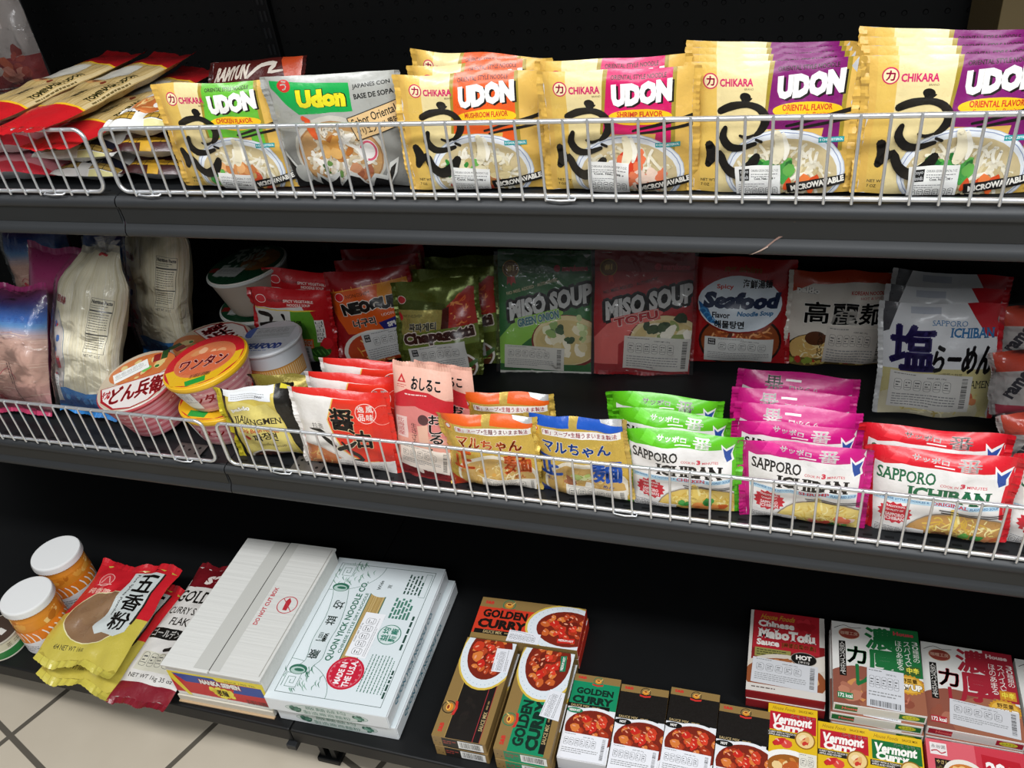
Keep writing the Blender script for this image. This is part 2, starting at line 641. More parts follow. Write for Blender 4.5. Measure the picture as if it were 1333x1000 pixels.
class Patch:
    """grid surface; func(u, v): u rightwards, v downwards as seen from outside"""

    def __init__(self, func, N=1, Mm=1, wrapn=None):
        self.N, self.M = N, Mm
        self.P = [[Vector(func(i / N, j / Mm)) for i in range(N + 1)] for j in range(Mm + 1)]
        self.Nn = []
        for j in range(Mm + 1):
            row = []
            for i in range(N + 1):
                du = self.P[j][min(N, i + 1)] - self.P[j][max(0, i - 1)]
                dv = self.P[min(Mm, j + 1)][i] - self.P[max(0, j - 1)][i]
                n = dv.cross(du)
                row.append(n.normalized() if n.length > 1e-12 else Vector((0, -1, 0)))
            self.Nn.append(row)

    def at(self, gx, gy, ci, cj, off):
        fx, fy = gx - ci, gy - cj
        P, Q = self.P, self.Nn
        if fx + fy <= 1:
            w = (1 - fx - fy, fx, fy)
            k = ((cj, ci), (cj, ci + 1), (cj + 1, ci))
        else:
            w = (fx + fy - 1, 1 - fx, 1 - fy)
            k = ((cj + 1, ci + 1), (cj + 1, ci), (cj, ci + 1))
        p = P[k[0][0]][k[0][1]] * w[0] + P[k[1][0]][k[1][1]] * w[1] + P[k[2][0]][k[2][1]] * w[2]
        n = Q[k[0][0]][k[0][1]] * w[0] + Q[k[1][0]][k[1][1]] * w[1] + Q[k[2][0]][k[2][1]] * w[2]
        n.normalize()
        return p + n * off, n

    def base(self, mb, col, mat=0):
        N, Mm = self.N, self.M
        vs = [p for r in self.P for p in r]
        ns = [n for r in self.Nn for n in r]
        tr = []
        for j in range(Mm):
            for i in range(N):
                a = j * (N + 1) + i
                b, c, d = a + 1, a + N + 1, a + N + 2
                tr += [(a, c, b), (b, c, d)]
        mb.add(vs, ns, col, tr, mat)

    def draw(self, mb, art, off0=0.0, mat0=0):
        N, Mm = self.N, self.M
        sx, sy = N / art.w, Mm / art.h
        flat = N == 1 and Mm == 1
        for vs, ts, col, mat, lay in art.items:
            off = off0 + lay * Art.STEP
            V, NN, T = [], [], []
            for t in ts:
                poly = [(vs[k][0] * sx, vs[k][1] * sy) for k in t]
                xs = [p[0] for p in poly]
                ys = [p[1] for p in poly]
                if min(xs) < 0:
                    poly = _split(poly, lambda p: p[0])[1]
                if max(xs) > N and poly:
                    poly = _split(poly, lambda p: p[0] - N)[0]
                if min(ys) < 0 and poly:
                    poly = _split(poly, lambda p: p[1])[1]
                if max(ys) > Mm and poly:
                    poly = _split(poly, lambda p: p[1] - Mm)[0]
                if len(poly) < 3:
                    continue
                cells = []
                if flat:
                    cells.append((poly, 0, 0))
                else:
                    rest = poly
                    i = max(0, min(N - 1, int(math.floor(min(p[0] for p in rest) + 1e-9))))
                    while rest and len(rest) > 2:
                        if i < N - 1 and max(p[0] for p in rest) > i + 1 + 1e-9:
                            cur, rest = _split(rest, lambda p, k=i + 1: p[0] - k)
                        else:
                            cur, rest = rest, None
                        if len(cur) > 2:
                            r2 = cur
                            j = max(0, min(Mm - 1, int(math.floor(min(p[1] for p in r2) + 1e-9))))
                            while r2 and len(r2) > 2:
                                if j < Mm - 1 and max(p[1] for p in r2) > j + 1 + 1e-9:
                                    c2, r2 = _split(r2, lambda p, k=j + 1: p[1] - k)
                                else:
                                    c2, r2 = r2, None
                                if len(c2) > 2:
                                    a, b = _split(c2, lambda p, k=i + j + 1: p[0] + p[1] - k)
                                    if len(a) > 2:
                                        cells.append((a, i, j))
                                    if len(b) > 2:
                                        cells.append((b, i, j))
                                j += 1
                        i += 1
                for poly, i, j in cells:
                    ar = sum(poly[k][0] * poly[(k + 1) % len(poly)][1] - poly[(k + 1) % len(poly)][0] * poly[k][1] for k in range(len(poly)))
                    if abs(ar) < 1e-9:
                        continue
                    if ar > 0:
                        poly = poly[::-1]
                    b = len(V)
                    for gx, gy in poly:
                        p, n = self.at(gx, gy, i, j, off)
                        V.append(p)
                        NN.append(n)
                    T.append(tuple(range(b, b + len(poly))))
            if V:
                mb.add(V, NN, col, T, mat0 + mat)


# ---------------------------------------------------------------- naming
def tag(o, label, cat, group=None, kind=None):
    o['label'] = label
    o['category'] = cat
    if group:
        o['group'] = group
    if kind:
        o['kind'] = kind
    return o


def empty(name, loc=(0, 0, 0)):
    o = bpy.data.objects.new(name, None)
    o.empty_display_size = 0.02
    o.location = loc
    COL.objects.link(o)
    return o


def rot(yaw=0, lean=0, roll=0):
    return (Matrix.Rotation(math.radians(yaw), 4, 'Z') @ Matrix.Rotation(math.radians(-lean), 4, 'X') @ Matrix.Rotation(math.radians(roll), 4, 'Y'))


def pose(o, x, y, z, yaw=0, lean=0, roll=0):
    o.location = (x, y, z)
    o.rotation_euler = rot(yaw, lean, roll).to_euler()
    return o


def twin(o):
    """a copy of a thing with copies of its parts and sub-parts"""
    c = o.copy()
    COL.objects.link(c)
    for ch in o.children:
        d = ch.copy()
        COL.objects.link(d)
        d.parent = c
        for g in ch.children:
            e = g.copy()
            COL.objects.link(e)
            e.parent = d
    return c


def row(proto, cat, group, spots):
    """first spot uses the prototype; the others are copies. spot = (label, pose...)"""
    for k, (label, *ps) in enumerate(spots):
        o = proto if k == 0 else twin(proto)
        pose(o, *ps)
        tag(o, label, cat, group if len(spots) > 1 or group else None)


# ---------------------------------------------------------------- packets
def packet(name, art, T=0.026, seal='lr', seed=1, N=20, Mm=16, taper=0.03, base='E8D9A0', back='C9C9C9', mats=None, stickers=(), crumple=1.0,
           sealcol=None, sealw=0.007, boxy=4.0, wob=0.0025, clear=None, fin=True, backart=None, neck=0.0):
    """a filled flow-wrap packet, front face carrying ART; origin at the middle of the bottom edge"""
    w, h = art.w / 1000, art.h / 1000
    sd = seed * 7.13

    def surf(u, v, side):
        a, b = 2 * u - 1, 2 * v - 1
        if seal == 'lr':
            f = (max(0, 1 - abs(a) ** 2.6)) ** 0.75 * (max(0, 1 - abs(b) ** boxy)) ** 0.5
            crease = math.exp(-(1 - abs(a)) * w / 2 / 0.014) * noise.noise((v * h / 0.0085, sd, a * 2)) * 0.0022
        else:
            f = (max(0, 1 - abs(b) ** 2.6)) ** 0.75 * (max(0, 1 - abs(a) ** boxy)) ** 0.5
            crease = math.exp(-(1 - abs(b)) * h / 2 / 0.014) * noise.noise((u * w / 0.0085, sd, b * 2)) * 0.0022
        x = (u - 0.5) * w * (1 - taper * v)
        z = h * (1 - v)
        if neck and v < 0.22:
            q = 1 - v / 0.22
            x = x * (1 - neck * q * q * (3 - 2 * q)) + 0.02 * q * q * neck
            f *= 1 - 0.4 * q
        x += wob * abs(a) ** 4 * noise.noise((v * 2.6, sd + 3, a)) * crumple
        z += wob * abs(b) ** 4 * noise.noise((u * 2.6, sd + 9, b)) * 1.6 * crumple
        lum = noise.noise((u * w / 0.03, v * h / 0.03, sd)) * 0.0022 + (0.5 - abs(noise.noise((u * w / 0.045 + v * 0.8, v * h / 0.05, sd + 20)))) * 0.0042 + (0.3 - abs(noise.noise((u * w / 0.02 - v, v * h / 0.026 + u, sd + 31)))) * 0.0016
        bend = noise.noise((u * 1.4, v * 1.4, sd + 50)) * 0.006 * (abs(a) ** 2 + abs(b) ** 2) * 0.6
        y = side * T / 2 * f + (lum * (0.4 + f) + bend + crease) * crumple
        return (x, y, z)

    if mats is None:
        mats = art.mats
    mb = MB()
    fr = Patch(lambda u, v: surf(u, v, -1), N, Mm)
    bk = Patch(lambda u, v: surf(1 - u, v, 1), 12, 10)
    fr.base(mb, base)
    fr.draw(mb, art)
    bk.base(mb, back)
    if backart:
        bk.draw(mb, backart)
    o = mb.build(name, mats)
    # crimped end seals
    sc = sealcol or base
    if fin:
        for s in (-1, 1):
            vs, ns, ts = [], [], []
            K = 44
            m2 = MB()
            for k in range(K + 1):
                q = k / K
                if seal == 'lr':
                    p = Vector(surf(0 if s < 0 else 1, q, -1))
                    d = Vector((s, 0, 0))
                else:
                    p = Vector(surf(q, 0 if s < 0 else 1, -1))
                    d = Vector((0, 0, -s))
                wv = Vector((0, noise.noise((q * 5, sd + s * 4, 1)) * 0.006 * crumple, 0))
                for e in range(3):
                    out = sealw * (e / 2) + (0.0008 if k % 2 else 0) * (e == 2)
                    vs.append(p - d * 0.0005 + d * out + wv * (e / 2) ** 1.5 + Vector((0, (0.0003 if k % 2 else 0), 0)))
                    ns.append(Vector((0, -1, 0)))
            for k in range(K):
                for e in range(2):
                    a = k * 3 + e
                    q = (a, a + 1, a + 4, a + 3)
                    if (seal == 'lr') == (s > 0):
                        q = q[::-1]
                    ts.append(q)
            col = sc[0 if s < 0 else 1] if isinstance(sc, (list, tuple)) else sc
            # flat normals from faces
            for q in ts:
                P = [vs[i] for i in q]
                n = (P[1] - P[0]).cross(P[2] - P[0])
                n = n.normalized() if n.length > 0 else Vector((0, -1, 0))
                m2.add(P, [n] * 4, col, [(0, 1, 2, 3)])
            m2.build('end_seal', [mats[0]], o)
    lift = (art.top() + 3) * Art.STEP + 0.0002
    for st in stickers:
        m3 = MB()
        fr.draw(m3, st, lift)
        s = m3.build('nutrition_sticker', st.mats, o)
        s['label'] = 'white import sticker with nutrition symbols'
        lift += (st.top() + 3) * Art.STEP
    if clear:
        m4 = MB()
        cf = Patch(lambda u, v: tuple(Vector(surf(u, v, -1)) * 1.0 + Vector(((u - 0.5) * 0.012, -0.004 - 0.003 * noise.noise((u * 6, v * 7, sd)), 0.004 - v * 0.006))), N, Mm)
        cf.base(m4, 'FFFFFF')
        m4.build('clear_wrap', [clear], o)
    return o


# ---------------------------------------------------------------- cartons
def carton(name, w, d, h, col, faces, mat='card', bev=0.0008, mats=None, stickers=(), flap=None):
    """faces: {'top'|'front'|'right'|'left'|'back': (Art, quarter turns)}; origin at the middle of the bottom"""
    e = 0.00005

    def fn(face):
        return {'top': lambda u, v: (-w / 2 + u * w, d / 2 - v * d, h + e),
                'topr': lambda u, v: (-w / 2 + v * w, -d / 2 + u * d, h + e),
                'front': lambda u, v: (-w / 2 + u * w, -d / 2 - e, h - v * h),
                'right': lambda u, v: (w / 2 + e, -d / 2 + u * d, h - v * h),
                'left': lambda u, v: (-w / 2 - e, d / 2 - u * d, h - v * h),
                'back': lambda u, v: (w / 2 - u * w, d / 2 + e, h - v * h)}[face]
    ml = list(mats or [mat])
    mb = MB()
    block(mb, (-w / 2, -d / 2, 0), (w / 2, d / 2, h), col, 0, bev)
    for f, art in faces.items():
        Patch(fn(f)).draw(mb, art)
    o = mb.build(name, ml)
    for f, st, nm, lb in stickers:
        m3 = MB()
        lift = 0.0002 + (faces[f].top() * Art.STEP if f in faces else 0)
        Patch(fn(f)).draw(m3, st, lift)
        s = m3.build(nm, st.mats, o)
        if lb:
            s['label'] = lb
    return o

# ================================================================ THE SETTING
# floor: square beige tiles, grout lines turned about twenty degrees to the shelves
def floor_material():
    m, nt, b = _new('beige_floor_tile')
    tc = nt.nodes.new('ShaderNodeTexCoord')
    mp = nt.nodes.new('ShaderNodeMapping')
    mp.inputs['Location'].default_value = (*FLOOR_OFF, 0)
    mp.inputs['Rotation'].default_value = (0, 0, math.radians(FLOOR_ROT))
    br = nt.nodes.new('ShaderNodeTexBrick')
    br.offset = 0.0
    br.squash = 1.0
    br.inputs['Color1'].default_value = (*lin('CBC0AD'), 1)
    br.inputs['Color2'].default_value = (*lin('C6BAA6'), 1)
    br.inputs['Mortar'].default_value = (*lin('5F594F'), 1)
    br.inputs['Scale'].default_value = 1.0
    br.inputs['Mortar Size'].default_value = 0.006
    br.inputs['Mortar Smooth'].default_value = 0.2
    br.inputs['Brick Width'].default_value = 0.33
    br.inputs['Row Height'].default_value = 0.33
    nt.links.new(tc.outputs['Object'], mp.inputs['Vector'])
    nt.links.new(mp.outputs['Vector'], br.inputs['Vector'])
    n = nt.nodes.new('ShaderNodeTexNoise')
    n.inputs['Scale'].default_value = 9
    n.inputs['Detail'].default_value = 5
    nt.links.new(tc.outputs['Object'], n.inputs['Vector'])
    mx = nt.nodes.new('ShaderNodeMix')
    mx.data_type = 'RGBA'
    mx.blend_type = 'MULTIPLY'
    mx.inputs['Factor'].default_value = 0.35
    cr = nt.nodes.new('ShaderNodeValToRGB')
    cr.color_ramp.elements[0].color = (0.62, 0.58, 0.52, 1)
    cr.color_ramp.elements[1].color = (1, 1, 1, 1)
    nt.links.new(n.outputs['Fac'], cr.inputs['Fac'])
    nt.links.new(br.outputs['Color'], mx.inputs['A'])
    nt.links.new(cr.outputs['Color'], mx.inputs['B'])
    nt.links.new(mx.outputs['Result'], b.inputs['Base Color'])
    b.inputs['Roughness'].default_value = 0.42
    bp = nt.nodes.new('ShaderNodeBump')
    bp.inputs['Strength'].default_value = 0.4
    bp.inputs['Distance'].default_value = 0.002
    bp.invert = True
    nt.links.new(br.outputs['Fac'], bp.inputs['Height'])
    nt.links.new(bp.outputs['Normal'], b.inputs['Normal'])
    return m


# a grout crossing sits at A; one family of lines runs along (0.347, 0.938)
_A = (-0.580, -0.232)
FLOOR_ROT = 0
FLOOR_OFF = (0, 0)
mb = MB()
block(mb, (-3.0, -3.0, -0.05), (3.0, 3.0, 0.0))
M['floor'] = floor_material()
fl = mb.build('floor', ['floor'])
fl.location = (_A[0], _A[1], ZF)
fl.rotation_euler = (0, 0, math.atan2(0.938, 0.347) - PI / 2)
fl['kind'] = 'structure'


# pegboard back panels
def pegboard():
    m, nt, b = _new('black_pegboard')
    tc = nt.nodes.new('ShaderNodeTexCoord')
    sp = nt.nodes.new('ShaderNodeSeparateXYZ')
    nt.links.new(tc.outputs['Object'], sp.inputs[0])
    sq = []
    for k in ('X', 'Z'):
        a = nt.nodes.new('ShaderNodeMath')
        a.operation = 'MULTIPLY'
        a.inputs[1].default_value = 1 / 0.0254
        f = nt.nodes.new('ShaderNodeMath')
        f.operation = 'FRACT'
        s = nt.nodes.new('ShaderNodeMath')
        s.operation = 'SUBTRACT'
        s.inputs[1].default_value = 0.5
        p = nt.nodes.new('ShaderNodeMath')
        p.operation = 'MULTIPLY'
        nt.links.new(sp.outputs[k], a.inputs[0])
        nt.links.new(a.outputs[0], f.inputs[0])
        nt.links.new(f.outputs[0], s.inputs[0])
        nt.links.new(s.outputs[0], p.inputs[0])
        nt.links.new(s.outputs[0], p.inputs[1])
        sq.append(p)
    ad = nt.nodes.new('ShaderNodeMath')
    nt.links.new(sq[0].outputs[0], ad.inputs[0])
    nt.links.new(sq[1].outputs[0], ad.inputs[1])
    lt = nt.nodes.new('ShaderNodeMapRange')
    lt.inputs['From Min'].default_value = 0.010
    lt.inputs['From Max'].default_value = 0.020
    nt.links.new(ad.outputs[0], lt.inputs['Value'])
    bp = nt.nodes.new('ShaderNodeBump')
    bp.inputs['Distance'].default_value = 0.003
    bp.inputs['Strength'].default_value = 0.8
    nt.links.new(lt.outputs['Result'], bp.inputs['Height'])
    nt.links.new(bp.outputs['Normal'], b.inputs['Normal'])
    b.inputs['Base Color'].default_value = (*lin('0B0C0C'), 1)
    b.inputs['Roughness'].default_value = 0.55
    b.inputs['Specular IOR Level'].default_value = 0.35
    return m


M['peg'] = pegboard()
XJ = -0.036                     # joint between the two shelving sections
SECT = 1.22
for k, (x0, x1, lb) in enumerate(((XJ - SECT, XJ, 'black perforated back panel of the left shelving section'), (XJ, XJ + SECT, 'black perforated back panel of the right shelving section'),
                              (XJ + SECT, XJ + 2 * SECT, 'black perforated back panel beyond the right edge of the photo'))):
    mb = MB()
    block(mb, (x0 + 0.012, YP, ZB - 0.03), (x1 - 0.012, YP + 0.012, 0.9))
    o = mb.build('back_panel', ['peg'])
    tag(o, lb, 'shelving panel', 'perforated back panels')
    o['kind'] = 'structure'

for k, (x, lb) in enumerate(((XJ, 'black slotted upright between the two back panels'), (XJ + SECT, 'black slotted upright at the right end of the shelving'))):
    mb = MB()
    block(mb, (x - 0.012, YP - 0.012, ZF), (x + 0.012, YP + 0.03, 0.9), bev=0.002)
    z = ZF + 0.08
    while z < 0.6:
        block(mb, (x - 0.006, YP - 0.0128, z), (x - 0.002, YP - 0.0118, z + 0.016), mat=1)
        block(mb, (x + 0.002, YP - 0.0128, z), (x + 0.006, YP - 0.0118, z + 0.016), mat=1)
        z += 0.0254
    o = mb.build('upright_post', ['black', 'steel'])
    tag(o, lb, 'shelving post', 'uprights of the shelving')


def price_channel(parent, x0, x1, scar=False):
    """moulded grey vinyl strip along the shelf front: top lip, recess and a rolled lower lip"""
    prof = [(-0.001, -0.0005), (-0.006, -0.003), (-0.008, -0.007), (-0.008, -0.0125), (-0.0055, -0.0145), (-0.004, -0.018), (-0.0035, -0.030),
            (-0.0045, -0.037), (-0.008, -0.0425), (-0.010, -0.047), (-0.0095, -0.052), (-0.006, -0.0545), (0.004, -0.054)]
    mb = MB()

    def f(u, v):
        t = v * (len(prof) - 1)
        i = min(len(prof) - 2, int(t))
        q = t - i
        y = prof[i][0] + (prof[i + 1][0] - prof[i][0]) * q
        z = prof[i][1] + (prof[i + 1][1] - prof[i][1]) * q
        x = x0 + 0.0008 + u * (x1 - x0 - 0.0016)
        if scar:
            g = math.exp(-((x - 0.765) / 0.03) ** 2)
            y += g * 0.004 * max(0, min(1, (-z - 0.01) / 0.04))
        return (x, y, z)
    pt = Patch(f, 60, len(prof) - 1)
    pt.base(mb, 'FFFFFF', 0)
    # darker insert in the recess
    o = mb.build('price_channel', ['channel'], parent)
    o['label'] = 'grey vinyl price channel'
    m2 = MB()
    block(m2, (x0 + 0.003, -0.0052, -0.036), (x1 - 0.003, -0.0044, -0.0155))
    m2.build('ticket_strip', ['channel2'], o)
    if scar:
        A = Art(1220, 54.5, ('paper',))
        A.stroke([(782, 46), (794, 41), (806, 33), (818, 27), (824, 23)], [0.5, 1.6, 1.2, 2.0, 2.4], '7A5E52')
        A.stroke([(785, 45), (800, 38)], 0.8, 'B09A8C')
        m3 = MB()
        pt.draw(m3, A, 0.0011)
        s = m3.build('scuff_mark', ['paper'], o)
        s['label'] = 'coppery scuff on the channel'


def gondola_shelf(x0, x1, z, y0, label, scar=False):
    o = empty('shelf', ((x0 + x1) / 2, y0, z))
    tag(o, label, 'shelf', 'charcoal metal shelves')
    dx = (x0 + x1) / 2
    mb = MB()
    block(mb, (x0 - dx + 0.0006, 0.0, -0.022), (x1 - dx - 0.0006, YP - 0.014 - y0, 0.0), bev=0.0015)
    x = x0 - dx + 0.02
    while x < x1 - dx - 0.02:
        block(mb, (x, 0.012, -0.0004), (x + 0.011, 0.0155, 0.0003), mat=1)
        x += 0.0254
    mb.build('deck', ['steel', 'black'], o)
    price_channel(o, x0 - dx, x1 - dx, scar)
    for sx in (-1, 1):
        m3 = MB()
        bx = sx * (SECT / 2 - 0.012)
        b = [(0.06, -0.022), (YP - 0.014 - y0, -0.022), (YP - 0.014 - y0, -0.075), (YP - 0.05 - y0, -0.075)]
        for side in (-1, 1):
            q = [Vector((bx + side * 0.0015, yy, zz)) for yy, zz in b]
            flat_add(m3, [q if side > 0 else q[::-1]], 'FFFFFF')
        for i in range(4):
            a, c = b[i], b[(i + 1) % 4]
            flat_add(m3, [[Vector((bx - 0.0015, *a)), Vector((bx + 0.0015, *a)), Vector((bx + 0.0015, *c)), Vector((bx - 0.0015, *c))]], 'FFFFFF')
        m3.build('bracket', ['black'], o)
    return o


YS = 0.002
gondola_shelf(XJ, XJ + SECT, 0.0 - 0.003, YS, 'charcoal metal shelf under the yellow udon packets, its front edge scuffed', scar=True)
gondola_shelf(XJ - SECT, XJ, 0.0 - 0.003, YS, 'charcoal metal shelf at upper left under the long noodle packs')
gondola_shelf(XJ, XJ + SECT, ZM - 0.003, YS, 'charcoal metal shelf under the soup and ramen packets')
gondola_shelf(XJ - SECT, XJ, ZM - 0.003, YS, 'charcoal metal shelf at left under the clear vermicelli bags')
gondola_shelf(XJ + SECT, XJ + 2 * SECT, 0.0 - 0.003, YS, 'empty charcoal metal shelf beyond the right edge, at the height of the udon packets')
gondola_shelf(XJ + SECT, XJ + 2 * SECT, ZM - 0.003, YS, 'empty charcoal metal shelf beyond the right edge, at the height of the ramen')
# the next level up, just above the picture, which shades the top row
for x0 in (XJ - SECT, XJ, XJ + SECT):
    mb = MB()
    block(mb, (x0 + 0.001, YS, 0.425), (x0 + SECT - 0.001, YP - 0.014, 0.449), bev=0.0015)
    o = mb.build('shelf', ['steel'])
    tag(o, 'charcoal metal shelf above the top row of packets, over the %s section' % ('right' if x0 == XJ else 'left' if x0 < XJ else 'next'), 'shelf', 'charcoal metal shelves')

# base decks
for k, (x0, x1, lb) in enumerate(((0.052 - SECT, 0.052, 'black base deck at lower left under the jars and cartons'), (0.052, 0.052 + SECT, 'black base deck at lower right under the curry boxes'),
                                 (0.052 + SECT, 0.052 + 2 * SECT, 'empty black base deck beyond the right edge of the photo'))):
    dx = (x0 + x1) / 2
    o = empty('base_deck', (dx, YB, ZB))
    tag(o, lb, 'shelf', 'black base decks')
    mb = MB()
    block(mb, (x0 - dx + 0.0006, 0.0, -0.034), (x1 - dx - 0.0006, YP - 0.014 - YB, 0.0), bev=0.003)
    mb.build('deck', ['black'], o)
    m2 = MB()
    block(m2, (x0 - dx + 0.001, 0.125, ZF - ZB + 0.001), (x1 - dx - 0.001, 0.13, -0.033))
    m2.build('kick_plate', ['black'], o)
# levelling foot under the joint
o = empty('levelling_foot', (0.070, YB + 0.052, ZF))
tag(o, 'black levelling foot on the tiles under the base deck', 'shelf foot')
mb = MB()
block(mb, (-0.022, -0.018, 0.0005), (0.022, 0.018, 0.012), bev=0.002)
mb.build('foot_pad', ['black'], o)
mb = MB()
block(mb, (-0.016, -0.012, 0.012), (-0.006, 0.016, 0.1155), bev=0.001)
block(mb, (0.006, -0.012, 0.012), (0.016, 0.016, 0.1155), bev=0.001)
block(mb, (-0.006, 0.004, 0.03), (0.006, 0.012, 0.1155))
mb.build('leg', ['black'], o)
mb = MB()
block(mb, (-0.03, -0.06, 0.104), (-0.012, -0.030, 0.1155), bev=0.001)
mb.build('shoe', ['steel'], o)


# ---------------------------------------------------------------- wire fences
_WIRE = {}


def fence(x0, x1, z, label, clips, plate=()):
    o = empty('wire_fence', (x0, 0, z))
    tag(o, label, 'shelf fence', 'wire fences along the shelf fronts')
    H, r, rc = 0.0805, 0.0027, 0.013
    L = x1 - x0
    pts = []
    for cx, cz, a0 in ((L - rc, H - rc, 0), (rc, H - rc, 90), (rc, rc, 180), (L - rc, rc, 270)):
        pts += [(cx + rc * math.cos(math.radians(a0 + t)), 0, cz + rc * math.sin(math.radians(a0 + t))) for t in range(0, 91, 15)]
    mb = MB()
    tube(mb, pts, r, 10, closed=True)
    mb.build('frame', ['wire'], o)
    # one upright wire, hooked over the back of the frame at both ends
    mb = MB()
    tube(mb, [(0, -0.0030, -0.004), (0, -0.0038, 0.0), (0, -0.0038, H * 0.5), (0, -0.0038, H), (0, -0.0030, H + 0.0028)], 0.00155, 8)
    w = mb.build('upright_wire', ['wire'], o)
    n = 0
    x = 0.0254
    off = 0.0254 - ((x0 + 100 * 0.0254) % 0.0254)
    k0 = math.ceil((x0 + 0.012) / 0.0254)
    k = k0
    while k * 0.0254 < x1 - 0.012:
        c = w if k == k0 else w.copy()
        if k != k0:
            COL.objects.link(c)
            c.parent = o
        c.location = (k * 0.0254 - x0, 0, 0)
        k += 1
    for cx in clips:
        mb = MB()
        tube(mb, [(cx - x0 - 0.016, 0.004, -0.002), (cx - x0 - 0.015, -0.005, -0.0025), (cx - x0, -0.0066, -0.0025), (cx - x0 + 0.015, -0.005, -0.0025), (cx - x0 + 0.016, 0.004, -0.002)], 0.0013, 6)
        mb.build('retaining_clip', ['wire'], o)
    for cx in plate:
        mb = MB()
        block(mb, (cx - x0 - 0.026, 0.006, -0.0025), (cx - x0 + 0.026, 0.036, -0.0013), bev=0.0005)
        p = mb.build('mounting_plate', ['galv'], o)
        p['label'] = 'small perforated steel plate'
        m2 = MB()
        for (hx, hy) in ((-0.016, 0.014), (-0.016, 0.027), (0.0, 0.021), (0.016, 0.014), (0.016, 0.027)):
            ang = [2 * PI * q / 12 for q in range(12)]
            flat_add(m2, [[Vector((cx - x0 + hx + 0.0026 * math.cos(a), hy + 0.0026 * math.sin(a), -0.0011)) for a in ang]], 'FFFFFF')
        m2.build('screw_hole', ['black'], p)
    return o


fence(-0.0235, 1.166, 0.0027, 'long wire fence along the front of the yellow udon packets', (0.02, 0.55, 1.08))
fence(-1.23, -0.048, 0.0027, 'wire fence at the upper left in front of the pink bag and stacked packs', (-0.13, -0.6))
fence(-0.0235, 1.166, ZM + 0.0027, 'long wire fence along the front of the ramen packets', (0.07, 0.6, 1.1), plate=(0.105,))
fence(-1.23, -0.048, ZM + 0.0027, 'wire fence at the left in front of the vermicelli and noodle bowls', (-0.11, -0.6), plate=(-0.115,))

# ================================================================ TOP SHELF
def brush_udon(A, ox=0, col='16130F'):
    """big brush lettering running down the left of the udon packets"""
    def P(l):
        return [(ox + x, y) for x, y in l]
    A.ell(ox + 40, 31.5, 5.4, 4.0, col, rot=12)
    A.stroke(P([(37, 34), (41, 36), (46, 33)]), [2, 3, 1.4], col)
    A.stroke(P([(16, 44.5), (27, 40), (42, 38.5), (54, 43), (60, 53), (56, 63), (50, 68)]), [7, 8, 6, 7, 9, 7, 3], col)
    A.stroke(P([(21, 61), (19, 70), (26, 79), (38, 80), (51, 76)]), [5, 8, 8.5, 6, 4], col)
    A.stroke(P([(36, 68), (42, 70), (50, 67)]), [2.5, 3.5, 2], col)
    A.stroke(P([(52, 72), (57, 74)]), 3, col)
    A.stroke(P([(5, 78), (8, 87), (4, 97)]), [9, 12, 7], col)
    A.stroke(P([(8, 93), (16, 86), (22, 98), (32, 105), (45, 100), (53, 89)]), [6, 8, 9, 11, 12, 8], col)


def bowl_on(A, cx, cy, rx, ry, soup, seed, chunks, noodle=('F0E8D0', 'DFD0A6', 'F6F0DE', 'CDBB8C', 'E4DCC4')):
    A.ell(cx, cy, rx, ry, 'B9C2D2')
    A.ell(cx, cy, rx * 0.985, ry * 0.985, 'E9EDF2')
    A.ring(cx, cy, rx * 0.94, ry * 0.94, 0.8, '8C9BBE')
    A.ell(cx, cy + ry * 0.06, rx * 0.88, ry * 0.86, soup)
    A.noodles(cx, cy + ry * 0.06, rx * 0.86, ry * 0.82, 130, list(noodle), 3.0, seed)
    for (dx, dy, qx, qy, n, cols, size) in chunks:
        A.blobs(cx + dx * rx, cy + dy * ry, qx * rx * 1.25, qy * ry * 1.3, int(n * 2.4), cols, (size[0], size[1] * 1.05), seed + n, shine=None)


